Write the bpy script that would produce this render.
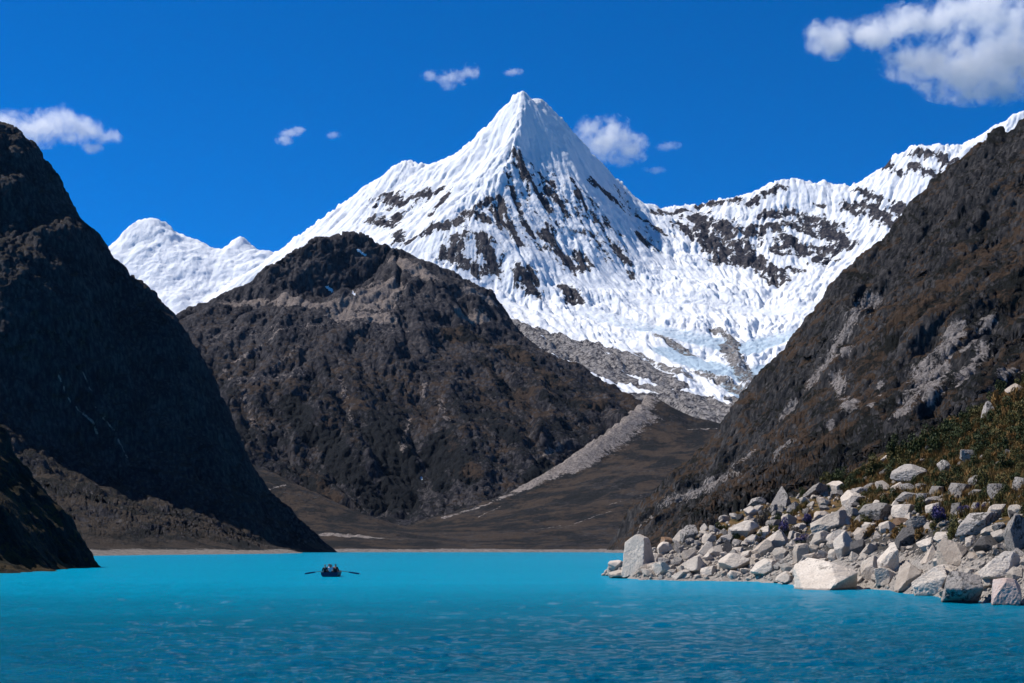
import bpy, bmesh, math, random
import numpy as np
from mathutils import Vector, Matrix, Euler

# ------------------------------------------------------------------ frame of the view
F, CX, HY, CH = 1470.0, 512.0, 549.5, 2.7        # focal length in pixels, horizon row, eye height above the lake

def W(px, py, Y):
    return ((px - CX) / F * Y, Y, CH + (HY - py) / F * Y)

scene = bpy.context.scene
for o in list(bpy.data.objects):
    bpy.data.objects.remove(o)
COL = scene.collection
rng = np.random.default_rng(11)
random.seed(5)

# ------------------------------------------------------------------ noise
_perm = np.random.default_rng(3).permutation(4096).astype(np.int32)
def _hash2(ix, iy, s=0):
    return _perm[(_perm[(ix + s * 131) & 4095] + iy) & 4095]
def _hash3(ix, iy, iz, s=0):
    return _perm[(_perm[(_perm[(ix + s * 131) & 4095] + iy) & 4095] + iz) & 4095]
_ga = np.random.default_rng(9).random(4096).astype(np.float32) * 2 * np.pi
_gc, _gs = np.cos(_ga), np.sin(_ga)
_g3 = np.random.default_rng(19).normal(size=(4096, 3)).astype(np.float32)
_g3 /= np.linalg.norm(_g3, axis=1)[:, None]
_r1 = np.random.default_rng(29).random(4096).astype(np.float32)
_r2 = np.random.default_rng(39).random(4096).astype(np.float32)

def fade(t): return t * t * t * (t * (t * 6 - 15) + 10)
def sstep(a, b, x):
    t = np.clip((x - a) / (b - a), 0, 1)
    return t * t * (3 - 2 * t)

def noise2(x, y, s=0):
    fx = np.floor(x); fy = np.floor(y)
    ix = fx.astype(np.int32); iy = fy.astype(np.int32)
    x = (x - fx).astype(np.float32); y = (y - fy).astype(np.float32)
    u, v = fade(x), fade(y)
    def g(dx, dy):
        h = _hash2(ix + dx, iy + dy, s)
        return _gc[h] * (x - dx) + _gs[h] * (y - dy)
    a = g(0, 0) * (1 - u) + g(1, 0) * u
    b = g(0, 1) * (1 - u) + g(1, 1) * u
    return (a * (1 - v) + b * v) * 1.5

def noise3(p, s=0):
    f = np.floor(p); i = f.astype(np.int32)
    r = (p - f).astype(np.float32)
    u = fade(r)
    out = 0
    for dx in (0, 1):
        wx = u[:, 0] if dx else 1 - u[:, 0]
        for dy in (0, 1):
            wy = u[:, 1] if dy else 1 - u[:, 1]
            for dz in (0, 1):
                wz = u[:, 2] if dz else 1 - u[:, 2]
                g = _g3[_hash3(i[:, 0] + dx, i[:, 1] + dy, i[:, 2] + dz, s)]
                out = out + (g[:, 0] * (r[:, 0] - dx) + g[:, 1] * (r[:, 1] - dy) + g[:, 2] * (r[:, 2] - dz)) * wx * wy * wz
    return out * 1.5

def fbm2(x, y, octaves=5, gain=.5, s=0, ridged=False):
    a, tot, out = 1.0, 0.0, 0
    for k in range(octaves):
        n = noise2(x, y, s + k)
        if ridged: n = 1 - 2 * np.abs(n)
        out = out + a * n; tot += a
        x = x * 2.03 + 17.3; y = y * 2.03 - 9.1; a *= gain
    return out / tot

def fbm3(p, octaves=4, gain=.5, s=0, ridged=False):
    a, tot, out = 1.0, 0.0, 0
    for k in range(octaves):
        n = noise3(p, s + k)
        if ridged: n = 1 - 2 * np.abs(n)
        out = out + a * n; tot += a
        p = p * 2.03 + 5.7; a *= gain
    return out / tot

def erosion(x, y, gx, gy, scale, amp, octaves=4, gain=.5, s=0, g0=.25):
    """gullies that run down the fall line, branching over several octaves"""
    h = np.zeros_like(x); ex = np.zeros_like(x); ey = np.zeros_like(x)
    sc = scale
    for k in range(octaves):
        tx, ty = gx + ex, gy + ey
        ln = np.sqrt(tx * tx + ty * ty) + 1e-6
        st = np.minimum(1, ln / g0)
        dx, dy = ty / ln, -tx / ln
        px, py = x / sc, y / sc
        fx, fy = np.floor(px), np.floor(py)
        ix, iy = fx.astype(np.int32), fy.astype(np.int32)
        rx, ry = px - fx, py - fy
        vc = np.zeros_like(x); vs = np.zeros_like(x); wt = np.zeros_like(x) + 1e-6
        for i in (-1, 0, 1, 2):
            for j in (-1, 0, 1, 2):
                hh = _hash2(ix + i, iy + j, s + k)
                qx = rx - i + (_r1[hh] - .5) * .8; qy = ry - j + (_r2[hh] - .5) * .8
                w = np.exp(-2 * (qx * qx + qy * qy)); wt += w
                m = (qx * dx + qy * dy) * (2 * np.pi)
                vc += np.cos(m) * w; vs += np.sin(m) * w
        h += amp * st * vc / wt
        d = -amp * st * vs / wt * 2 * np.pi / sc
        ex += d * dx; ey += d * dy
        amp *= gain; sc *= .5
    return h

def streaks(x, y, gx, gy, lam, amp, stretch=6, octaves=3, gain=.5, s=0, ridged=True, K=14, g0=.3):
    """noise drawn out along the fall line: flutes, ribs and gullies"""
    a = (np.arctan2(gy, gx) % np.pi) / np.pi * K
    k0 = np.floor(a).astype(int); f = a - k0; k0 %= K
    f = f * f * (3 - 2 * f)
    out = np.zeros_like(x)
    st = np.minimum(1, np.sqrt(gx * gx + gy * gy) / g0)
    for k in range(K):
        w = np.where(k0 == k, 1 - f, 0) + np.where((k0 + 1) % K == k, f, 0)
        I = np.nonzero(w > 0)[0]
        if not len(I): continue
        th = k * np.pi / K; c, sn = np.cos(th), np.sin(th)
        t = x[I] * c + y[I] * sn; q = -x[I] * sn + y[I] * c
        t = t + .0; wq = noise2(t / lam / 3, q / lam / 3, s + 300) * lam * .5
        v = fbm2((q + wq) / lam + k * 3.1, t / lam / stretch + k * 7.7, octaves, gain, s=s, ridged=ridged)
        out[I] += w[I] * (v - (.28 if ridged else 0))
    return amp * st * out

# ------------------------------------------------------------------ surface from ridge and valley lines
def dense(lines, step=12):
    P = []
    for L in lines:
        pts = list(L['pts'])
        ys = [(i, p[2]) for i, p in enumerate(pts) if len(p) > 2]
        Y = np.interp(range(len(pts)), [i for i, _ in ys], [v for _, v in ys])
        pts = [(p[0], p[1], yy) for p, yy in zip(pts, Y)]
        Q = []
        for a, b in zip(pts[:-1], pts[1:]):
            n = max(1, int(math.hypot(b[0] - a[0], b[1] - a[1]) / step))
            for k in range(n):
                t = k / n
                Q.append(W(*[a[i] + (b[i] - a[i]) * t for i in range(3)]))
        Q.append(W(*pts[-1]))
        P += Q
        for dY, dz in L.get('back', ()):
            for k in range(0, len(Q), 3):
                x, y, z = Q[k]
                P.append((x * (y + dY) / y, y + dY, max(z + dz, -20)))
    P = np.array(P)
    _, idx = np.unique(np.round(P[:, :2], 0), axis=0, return_index=True)
    return P[np.sort(idx)]

class Surface:
    """kernel r interpolation through control points: sharp along dense lines, smooth between"""
    def __init__(self, lines, step=12, smooth=0.0):
        P = dense(lines, step)
        self.c = P[:, :2]
        self.s = max(np.ptp(P[:, 0]), np.ptp(P[:, 1]))
        C = self.c / self.s
        n = len(C)
        D = np.sqrt(((C[:, None] - C[None]) ** 2).sum(-1))
        A = np.zeros((n + 3, n + 3)); A[:n, :n] = D - smooth * np.eye(n)
        A[:n, n] = A[n, :n] = 1; A[:n, n + 1:] = C; A[n + 1:, :n] = C.T
        b = np.zeros(n + 3); b[:n] = P[:, 2]
        self.w = np.linalg.lstsq(A, b, rcond=None)[0].astype(np.float32)
        self.C = C.astype(np.float32)
    def __call__(self, x, y, grad=False):
        sh = x.shape
        X = (np.ravel(x) / self.s).astype(np.float32); Yv = (np.ravel(y) / self.s).astype(np.float32)
        n = len(self.C); w = self.w
        z = np.empty_like(X); gx = np.empty_like(X); gy = np.empty_like(X)
        for a in range(0, len(X), 20000):
            s = slice(a, a + 20000)
            dx = X[s, None] - self.C[None, :, 0]; dy = Yv[s, None] - self.C[None, :, 1]
            r = np.sqrt(dx * dx + dy * dy) + 1e-7
            z[s] = r @ w[:n] + w[n] + X[s] * w[n + 1] + Yv[s] * w[n + 2]
            if grad:
                gx[s] = (dx / r) @ w[:n] + w[n + 1]; gy[s] = (dy / r) @ w[:n] + w[n + 2]
        if grad: return z.reshape(sh), (gx / self.s).reshape(sh), (gy / self.s).reshape(sh)
        return z.reshape(sh)

def grid_mesh(name, V, nr, nc, mats, smooth=True):
    me = bpy.data.meshes.new(name)
    idx = np.arange(nr * nc, dtype=np.int32).reshape(nr, nc)
    q = np.stack([idx[:-1, :-1], idx[:-1, 1:], idx[1:, 1:], idx[1:, :-1]], -1).reshape(-1, 4)
    me.vertices.add(len(V)); me.vertices.foreach_set('co', V.astype(np.float32).ravel())
    me.loops.add(q.size); me.loops.foreach_set('vertex_index', q.ravel())
    me.polygons.add(len(q))
    me.polygons.foreach_set('loop_start', np.arange(0, q.size, 4, dtype=np.int32))
    me.polygons.foreach_set('use_smooth', np.full(len(q), smooth))
    me.update(calc_edges=True)
    for m in mats: me.materials.append(m)
    return me

def link(name, me, parent=None, **props):
    o = bpy.data.objects.new(name, me); COL.objects.link(o)
    if parent: o.parent = parent
    for k, v in props.items(): o[k] = v
    return o

def vnormals(V, nr, nc):
    G = V.reshape(nr, nc, 3)
    du = np.gradient(G, axis=1); dv = np.gradient(G, axis=0)
    n = np.cross(du.reshape(-1, 3), dv.reshape(-1, 3))
    n /= np.linalg.norm(n, axis=1)[:, None] + 1e-9
    n[n[:, 2] < 0] *= -1
    return n

def capsules(V, segs):
    """distance, in radii, of every vertex to a list of (a, b, ra, rb)"""
    best = np.full(len(V), 9.0, np.float32)
    for a, b, ra, rb in segs:
        ab = b - a; L = float(ab @ ab) + 1e-9
        t = np.clip((V - a) @ ab / L, 0, 1)
        d = np.linalg.norm(V - a - t[:, None] * ab, axis=1) / (ra + (rb - ra) * t)
        best = np.minimum(best, d)
    return best

class Terrain: pass

def terrain(lines, u0, u1, du, Y0, Y1, nr, ero=(), amp=0, nscale=100, oct=6, n3=(), step=12, post=None, back_w=.12, smooth=0.0, seed=0, ribs=(), shore=0, crest=None):
    S = Surface(lines, step, smooth)
    uc = np.arange(u0, u1 + 9, 10.0)
    yc = np.geomspace(Y0, Y1, 260)
    U, YY = np.meshgrid(uc, yc)
    z = S((U - CX) / F * YY, YY)
    py = HY - (z - CH) / YY * F
    d = -(np.diff(py, axis=0))
    wgt = np.where(d > 0, d, -d * back_w) + .12
    k = np.ones(9) / 9
    wgt = np.apply_along_axis(lambda r: np.convolve(np.pad(r, 4, mode='edge'), k, 'valid'), 1, wgt)
    cum = np.vstack([np.zeros(len(uc)), np.cumsum(wgt, axis=0)]); cum /= cum[-1]
    t = np.linspace(0, 1, nr)
    rows = np.stack([np.interp(t, cum[:, j], yc) for j in range(len(uc))], 1)
    u = np.arange(u0, u1 + .01, du); nc = len(u)
    Y = np.stack([np.interp(u, uc, rows[i]) for i in range(nr)])
    X = (u[None] - CX) / F * Y
    x, y = X.ravel().astype(np.float64), Y.ravel().astype(np.float64)
    z, gx, gy = S(x, y, True)
    base = z.copy()
    T = Terrain(); T.S = S; T.nr, T.nc, T.u = nr, nc, u
    T.g = np.sqrt(gx * gx + gy * gy)
    x32, y32 = x, y
    if amp:
        wx = fbm2(x / nscale / 2, y / nscale / 2, 3, s=40 + seed) * nscale * .6
        z = z + amp * fbm2((x + wx) / nscale, (y - wx) / nscale, oct, .5, s=50 + seed)
    T.e = 0
    for sc, am, oc in ero:
        e = erosion(x, y, gx, gy, sc, am, oc, .55, s=60 + seed + int(sc))
        T.e = T.e + e / am
        z = z + e
    def keep_crest(z):                           # keep the skyline on its line: less broad relief close to the crest
        P = dense([{'pts': lines[k]['pts']} for k in range(crest[0])], 10)[:, :2].astype(np.float32)
        d = np.full(len(x), 1e9, np.float32); Q = np.stack([x, y], 1).astype(np.float32)
        for a_ in range(0, len(x), 20000):
            s_ = slice(a_, a_ + 20000)
            d[s_] = np.sqrt(((Q[s_, None] - P[None]) ** 2).sum(-1).min(1))
        return base + (z - base) * (crest[2] + (1 - crest[2]) * sstep(0, crest[1], d))
    for ri, (lam, am, stt, oc, rid) in enumerate(ribs):
        if crest and ri == 1: z = keep_crest(z)
        e = streaks(x, y, gx, gy, lam, am, stt, oc, .55, 160 + seed + int(lam), rid)
        T.e = T.e + e / am
        z = z + e
    V = np.stack([x, y, z], 1)
    if post is not None: V = post(T, V, base)
    for sc, am, oc, rid in n3:
        n = vnormals(V, nr, nc)
        fade_ = np.clip(base / shore, .02, 1) if shore else getattr(T, 'fade', 1.0)
        V = V + n * (fade_ * am * fbm3(V / sc, oc, .5, s=80 + seed, ridged=rid))[:, None]
    T.V = V; T.n = vnormals(V, nr, nc)
    T.py = (HY - (V[:, 2] - CH) / V[:, 1] * F).reshape(nr, nc)
    return T

def hit(T, px, py):
    j = int(np.clip(round((px - T.u[0]) / (T.u[1] - T.u[0])), 0, T.nc - 1))
    c = T.py[:, j]
    k = np.nonzero(c <= py)[0]
    i = k[0] if len(k) else int(np.argmin(c))
    return T.V[i * T.nc + j].astype(float)

def patches(T, strokes):
    """strokes [(r, (px,py), (px,py)...)] -> distance in radii on the ground they lie on"""
    segs = []
    for r, *pts in strokes:
        P = [hit(T, *p[:2]) for p in pts]
        if len(P) == 1: P = P * 2
        for a, b in zip(P[:-1], P[1:]):
            segs.append((a, b, r * a[1] / F, r * b[1] / F))
    return capsules(T.V, segs)

def finish(T, name, mask, mat, **props):
    me = grid_mesh(name, T.V, T.nr, T.nc, [mat])
    at = me.color_attributes.new('mask', 'FLOAT_COLOR', 'POINT')
    at.data.foreach_set('color', np.clip(mask, 0, 1).astype(np.float32).ravel())
    return link(name, me, **props)

# ------------------------------------------------------------------ node helpers
class NT:
    def __init__(self, mat):
        mat.use_nodes = True
        self.t = mat.node_tree; self.t.nodes.clear()
    def n(self, kind, **kw):
        nd = self.t.nodes.new(kind)
        for k, v in kw.items():
            if k in nd.inputs.keys() if isinstance(k, str) else False: nd.inputs[k].default_value = v
            else: setattr(nd, k, v)
        return nd
    def l(self, a, b): self.t.links.new(a, b)
    def put(self, sock, v):
        if hasattr(v, 'is_output'): self.l(v, sock)
        else: sock.default_value = v
    def math(self, op, a, b=0.0, c=0.0, clamp=False):
        m = self.n('ShaderNodeMath', operation=op); m.use_clamp = clamp
        for i, v in enumerate((a, b, c)): self.put(m.inputs[i], v)
        return m.outputs[0]
    def mix(self, f, a, b):
        m = self.n('ShaderNodeMix', data_type='RGBA')
        self.put(m.inputs[0], f)
        for i, v in ((6, a), (7, b)):
            self.put(m.inputs[i], v if hasattr(v, 'is_output') else (v[0], v[1], v[2], 1))
        return m.outputs[2]
    def noise(self, vec, scale, detail=4, rough=.55, dist=0.0):
        m = self.n('ShaderNodeTexNoise'); self.l(vec, m.inputs['Vector'])
        m.inputs['Scale'].default_value = scale; m.inputs['Detail'].default_value = detail
        m.inputs['Roughness'].default_value = rough; m.inputs['Distortion'].default_value = dist
        return m.outputs['Fac']
    def voro(self, vec, scale, feature='F1'):
        m = self.n('ShaderNodeTexVoronoi', feature=feature); self.l(vec, m.inputs['Vector'])
        m.inputs['Scale'].default_value = scale
        return m
    def step(self, v, a, b):
        m = self.n('ShaderNodeMapRange', interpolation_type='SMOOTHSTEP')
        self.put(m.inputs['Value'], v); m.inputs['From Min'].default_value = a; m.inputs['From Max'].default_value = b
        return m.outputs['Result']
    def scalevec(self, vec, s):
        m = self.n('ShaderNodeMapping'); self.l(vec, m.inputs['Vector']); m.inputs['Scale'].default_value = s
        return m.outputs['Vector']
    def bump(self, h, dist, strength=1.0, normal=None):
        m = self.n('ShaderNodeBump'); self.l(h, m.inputs['Height'])
        m.inputs['Distance'].default_value = dist; m.inputs['Strength'].default_value = strength
        if normal is not None: self.l(normal, m.inputs['Normal'])
        return m.outputs['Normal']
    def out(self, color, rough=.9, normal=None, spec=.2, **kw):
        b = self.n('ShaderNodeBsdfPrincipled')
        self.put(b.inputs['Base Color'], color if hasattr(color, 'is_output') else (*color, 1))
        self.put(b.inputs['Roughness'], rough); b.inputs['Specular IOR Level'].default_value = spec
        if normal is not None: self.l(normal, b.inputs['Normal'])
        for k, v in kw.items(): self.put(b.inputs[k.replace('_', ' ')], v)
        o = self.n('ShaderNodeOutputMaterial'); self.l(b.outputs[0], o.inputs[0])
        return b
    def coord(self, kind='Object'):
        return self.n('ShaderNodeTexCoord').outputs[kind]

def mountain_mat(name, s, dark, light, veg, veg2, scree, snow=(.77, .79, .82), ice=(.42, .53, .62), bump=1.0, tall=.3, icy=False, scv=.32):
    """s = size in metres of the finest texture that still shows from the lake.
    mask: R snow, G scree or pale bare rock, B plant cover, A bare glacier ice"""
    m = bpy.data.materials.new(name); t = NT(m); co = t.coord()
    at = t.n('ShaderNodeVertexColor', layer_name='mask')
    sep = t.n('ShaderNodeSeparateColor'); t.l(at.outputs['Color'], sep.inputs[0])
    R, G, B = sep.outputs; A = at.outputs['Alpha']
    st = t.scalevec(co, (1, 1, tall))
    def cen(v, k): return t.math('MULTIPLY', t.math('SUBTRACT', v, .5), k)
    n1 = t.noise(co, .03 / s, 6, .6)
    n2 = t.noise(co, .16 / s, 8, .72)
    n3 = t.noise(st, .22 / s, 9, .74, .5)
    n5 = t.noise(co, .55 / s, 4, .7)
    v5 = t.voro(st, .30 / s).outputs['Distance']
    rk = t.math('ADD', t.math('ADD', t.math('MULTIPLY', n3, .7), t.math('MULTIPLY', n1, .35)), cen(v5, -.25))
    rock = t.mix(t.step(rk, .36, .80), dark, light)
    rock = t.mix(t.step(n5, .60, .74), rock, tuple(min(1, c * 1.35) for c in light))
    vgx = t.math('ADD', n2, cen(n1, 1.7))
    if not icy: vgx = t.math('SUBTRACT', vgx, t.math('MULTIPLY', A, .5))
    vg = t.mix(t.step(vgx, .40, .62), veg2, veg)
    vf = t.step(t.math('ADD', B, t.math('ADD', cen(n2, 2.4), cen(n5, .7))), .38, .62)
    c = t.mix(vf, rock, vg)
    sc = t.mix(t.step(t.math('ADD', t.math('MULTIPLY', n5, .55), t.math('MULTIPLY', n3, .45)), .38, .62), tuple(v * scv for v in scree), tuple(min(1, v * 1.25) for v in scree))
    gf = t.step(t.math('ADD', G, t.math('ADD', cen(n3, 2.0), cen(n5, .8))), .42, .66)
    c = t.mix(gf, c, sc)
    sf = t.step(t.math('ADD', R, t.math('ADD', cen(n3, 1.9), cen(n5, .55))), .44, .56)
    iv = t.mix(t.step(t.math('ADD', A, cen(n3, 1.2)), .35, .9), snow, ice)
    c = t.mix(sf, c, iv)
    hh = t.math('ADD', n3, t.math('MULTIPLY', n5, .5))
    hh = t.math('MULTIPLY', hh, t.math('SUBTRACT', 1.0, t.math('MULTIPLY', sf, .6)))
    nb = t.bump(hh, 3.6 * s * bump, 1.0)
    t.out(c, .92, nb, .1)
    return m
# ================================================================== LIGHT, SKY, CAMERA
SUN = Vector((-.61, .18, .77)).normalized()           # towards the sun: high on the left
elev = math.asin(SUN.z); azim = math.atan2(SUN.x, SUN.y)
world = bpy.data.worlds.new('World'); scene.world = world; world.use_nodes = True
wt = world.node_tree; wt.nodes.clear()
sky = wt.nodes.new('ShaderNodeTexSky'); sky.sky_type = 'NISHITA'; sky.sun_disc = False
sky.sun_elevation = elev; sky.sun_rotation = azim
sky.altitude = 4200; sky.air_density = 1.0; sky.dust_density = 0.0; sky.ozone_density = 5.0
hs = wt.nodes.new('ShaderNodeMix'); hs.data_type = 'RGBA'; hs.blend_type = 'MULTIPLY'; hs.inputs[0].default_value = 1
tc = wt.nodes.new('ShaderNodeTexCoord'); sx = wt.nodes.new('ShaderNodeSeparateXYZ'); wt.links.new(tc.outputs['Generated'], sx.inputs[0])
up = wt.nodes.new('ShaderNodeMapRange'); up.inputs['From Min'].default_value = .40; up.inputs['From Max'].default_value = .85; wt.links.new(sx.outputs['Z'], up.inputs['Value'])
tn = wt.nodes.new('ShaderNodeMix'); tn.data_type = 'RGBA'; wt.links.new(up.outputs[0], tn.inputs[0])
tn.inputs[6].default_value = (.0, .60, 1.12, 1); tn.inputs[7].default_value = (.70, .88, 1.05, 1)      # deep blue low down, whitened overhead, out of view, to make shadows less blue
wt.links.new(tn.outputs[2], hs.inputs[7])
bg = wt.nodes.new('ShaderNodeBackground'); bg.inputs[1].default_value = .102
ow = wt.nodes.new('ShaderNodeOutputWorld')
wt.links.new(sky.outputs[0], hs.inputs[6]); wt.links.new(hs.outputs[2], bg.inputs[0]); wt.links.new(bg.outputs[0], ow.inputs[0])

sl = bpy.data.lights.new('sun', 'SUN'); sl.energy = 5.0; sl.angle = math.radians(.5); sl.color = (1, .955, .90)
so = bpy.data.objects.new('sun', sl); COL.objects.link(so)
so.rotation_euler = SUN.to_track_quat('Z', 'Y').to_euler(); so.location = (-2000, 0, 3000)

cam = bpy.data.cameras.new('camera'); cam.sensor_width = 36; cam.lens = F / 1024 * 36
cam.shift_y = (HY - 341.5) / 1024; cam.clip_start = .1; cam.clip_end = 90000
co_ = bpy.data.objects.new('camera', cam); COL.objects.link(co_)
co_.location = (0, 0, CH); co_.rotation_euler = (math.pi / 2, 0, 0); scene.camera = co_
scene.view_settings.view_transform = 'Standard'; scene.view_settings.look = 'None'
scene.view_settings.exposure = 0.32; scene.view_settings.gamma = 1
scene.cycles.use_denoising = True
scene.cycles.max_bounces = 40; scene.cycles.diffuse_bounces = 3; scene.cycles.glossy_bounces = 3
scene.cycles.transmission_bounces = 4; scene.cycles.volume_bounces = 40; scene.cycles.transparent_max_bounces = 8
scene.cycles.sample_clamp_direct = 3.0; scene.cycles.sample_clamp_indirect = 4.0
scene.cycles.caustics_reflective = False; scene.cycles.caustics_refractive = False

# ================================================================== MOUNTAINS
def L(*pts, back=()): return {'pts': pts, 'back': back}

# ---- far snow peaks, behind everything on the left
far_lines = [
    L((-60, 300, 7700), (60, 290), (100, 262), (115, 245), (128, 232), (138, 221), (148, 219), (160, 219), (172, 226), (176, 235), (190, 238), (205, 243), (215, 250), (225, 251), (232, 243), (237, 236), (243, 235), (252, 242), (262, 249), (272, 252), (287, 250), (292, 256), (310, 262), (340, 275), (420, 300, 7600), back=((500, -350), (1200, -900))),
    L((148, 219, 7690), (146, 240, 7550), (150, 262, 7400)), L((240, 235, 7620), (238, 255, 7500), (232, 280, 7300)),
    L((-60, 330, 7200), (100, 290, 7250), (190, 285, 7250), (210, 270, 7380), (300, 280, 7250), (420, 320, 7250)),
    L((-60, 400, 6300), (420, 400, 6300))]
T = terrain(far_lines, -60, 420, 1.2, 6000, 9200, 260, ribs=((130, 12, 3, 4, True),), amp=40, nscale=260, oct=7, n3=((130, 22, 5, False), (40, 6, 3, True)), seed=1)
m_far = mountain_mat('far_snow', 5.0, (.12, .11, .11), (.25, .23, .22), (.1, .1, .1), (.1, .1, .1), (.3, .3, .3), icy=True)
mask = np.zeros((len(T.V), 4)); mask[:, 0] = 1; mask[:, 3] = .12
finish(T, 'far_snow_peaks', mask, m_far, kind='structure')

# ---- the snow pyramid, its right wall and the glacier basin
WALL = [(655, 212), (672, 208), (685, 206), (700, 206), (720, 200), (740, 197), (755, 192), (775, 184), (790, 181), (815, 185), (840, 187), (856, 186), (870, 178), (878, 172), (885, 169), (893, 157), (903, 152), (915, 148), (921, 145), (930, 149), (940, 150), (950, 147), (960, 148), (975, 143), (985, 136), (1000, 125), (1012, 119), (1024, 114)]
snow_lines = [
    L((180, 330, 5700), (230, 300, 5650), (270, 272, 5600), (285, 261), (300, 247), (322, 232), (340, 211), (362, 193), (385, 176), (405, 163), (420, 166), (432, 168), (446, 163), (458, 158), (470, 149), (483, 135), (497, 119), (508, 107), (516, 97), (522, 92, 5200), back=((260, -170), (800, -600))),
    L((522, 92, 5200), (527, 96), (533, 104, 5215), (540, 100), (548, 107), (556, 117), (568, 130), (580, 145), (600, 167), (618, 183), (632, 199), (645, 208), (655, 212, 5500), back=((260, -190), (800, -600))),
    L((655, 212, 5500), *WALL[1:-8], (960, 148, 5250), *WALL[-7:-1], (1024, 114, 5150), (1110, 85, 5100), back=((300, -180), (800, -500))),
    L((522, 93, 5198), (519, 115, 5120), (518, 130, 5070), (513, 150, 5000), (507, 178, 4905), (496, 198, 4840), (482, 206, 4800), (455, 213, 4770), (430, 224, 4760), (412, 238, 4770)),
    L((500, 150, 5110), (470, 180, 5020), (440, 200, 4960), (415, 218, 4940)),
    L((455, 178, 5100), (430, 208, 5010), (400, 228, 4950), (375, 240, 4920), (330, 256, 5000)),
    L((405, 163, 5378), (392, 190, 5270), (380, 215, 5150), (365, 232, 5040)),
    L((404, 255, 4660), (430, 262, 4600), (460, 272, 4560), (485, 288, 4520), (510, 296, 4500), (535, 300, 4480), (575, 305, 4480)),
    L((430, 240, 4690), (462, 240, 4640), (490, 240, 4640)),
    L((530, 150, 5060), (545, 185, 4960), (553, 215, 4870), (562, 240, 4800), (575, 262, 4730)),
    L((512, 190, 4890), (523, 220, 4800), (538, 247, 4720), (552, 264, 4670), (572, 276, 4660)),
    L((560, 150, 5110), (580, 190, 5000), (590, 220, 4930), (588, 262, 4740)),
    L((596, 180, 5160), (612, 215, 5030), (622, 250, 4900), (632, 278, 4780)),
    L((630, 210, 5280), (645, 240, 5090), (655, 255, 5000)),
    L((500, 262, 4600), (520, 270, 4570), (540, 282, 4560), (575, 283, 4620), (595, 268, 4720), (612, 275, 4740), (632, 284, 4740), (645, 270, 4860), (660, 243, 5100), (675, 236, 5200)),
    L((675, 236, 5200), (695, 241, 5160), (705, 256, 5060), (722, 265, 5000), (737, 269, 4960), (752, 280, 4860), (777, 288, 4780), (790, 282, 4810), (800, 276, 4850), (826, 270, 4880), (842, 262, 4900), (870, 250, 4880), (900, 240, 4850), (960, 235, 4800), (1110, 240, 4700)),
    L((697, 215, 5420), (722, 225, 5260), (735, 245, 5130), (745, 262, 5010)),
    L((758, 215, 5300), (768, 240, 5130), (776, 265, 4960)),
    L((800, 215, 5260), (818, 240, 5090), (830, 262, 4950)),
    L((855, 192, 5290), (850, 215, 5180), (838, 240, 5030)),
    L((893, 165, 5270), (890, 200, 5120), (885, 232, 4960)),
    L((921, 148, 5235), (925, 180, 5110), (925, 215, 4980)),
    L((640, 295, 4640), (700, 290, 4700), (760, 310, 4550), (840, 300, 4500), (960, 290, 4400), (1110, 290, 4400)),
    L((560, 320, 4350), (600, 315, 4420), (660, 320, 4380), (720, 335, 4250), (780, 340, 4200), (830, 335, 4150)),
    L((650, 345, 4120), (700, 360, 4030), (745, 365, 3980), (785, 370, 3900), (830, 370, 3850)),
    L((515, 318, 4250), (560, 335, 4130), (600, 350, 4030), (640, 365, 3900), (680, 383, 3760), (700, 393, 3700)),
    L((705, 388, 3740), (718, 398, 3680), (735, 404, 3650)),
    L((700, 405, 3600), (730, 408, 3560), (760, 415, 3500), (850, 415, 3400), (1110, 415, 3300)),
    L((350, 330, 4000), (450, 350, 3900), (540, 375, 3700), (620, 405, 3450), (660, 420, 3350), (760, 440, 3300)),
    L((180, 420, 3400), (400, 430, 3300), (760, 470, 3000), (1110, 470, 3000)),
    L((180, 400, 4700), (300, 300, 4750), (340, 280, 4700), (380, 268, 4650), (430, 285, 4450), (480, 305, 4300))]

ice_pts = [(18, (640, 300), (690, 300), (740, 310), (790, 310), (840, 300)), (22, (590, 312), (640, 325), (700, 340), (745, 350), (780, 335), (825, 325)), (24, (670, 352), (715, 368), (750, 375), (775, 365)), (12, (730, 385), (745, 395))]

def snow_post(T, V, base):
    T.V = V; T.n = vnormals(V, T.nr, T.nc)
    T.py = (HY - (V[:, 2] - CH) / V[:, 1] * F).reshape(T.nr, T.nc)
    T.ice = 1 - sstep(.55, 1.15, patches(T, ice_pts))
    x, y = V[:, 0], V[:, 1]
    wob = fbm2(x / 160, y / 160, 3, s=7) * 28
    cre = fbm2(x / 95, (y + wob) / 24, 4, .55, s=9, ridged=True)          # crevasses across the flow
    ser = fbm2(x / 30, y / 24, 3, .6, s=13)
    sm = 1 - sstep(.6, 1.4, patches(T, [(9, (390, 250), (430, 264), (470, 285), (510, 303), (545, 310)), (10, (660, 255), (680, 270), (700, 278)), (8, (590, 285), (640, 290)), (8, (450, 195), (420, 225)), (6, (600, 262), (612, 280)), (9, (800, 285), (840, 275))]))
    low = fbm2(x / 240, y / 240, 3, .5, s=17)
    T.fade = np.clip(.85 + 1.2 * low, .45, 1.3) * (1 - .8 * sm)
    V = V.copy(); V[:, 2] = base + (V[:, 2] - base) * (1 - .85 * T.ice) * (.35 + .65 * np.clip(T.fade, 0, 1)) + T.ice * (cre * 6.0 + ser * 3.5) * np.clip(.55 + 1.6 * low, .15, 1.2)
    return V
T = terrain(snow_lines, 170, 1110, 1.0, 2900, 6300, 560, ribs=((80, 24, 6, 4, True), (26, 13, 6, 3, True)), amp=14, nscale=260, oct=5,
            n3=((45, 8, 5, False), (15, 1.8, 3, True)), step=9, post=snow_post, seed=2)
nz = T.n[:, 2]
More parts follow.
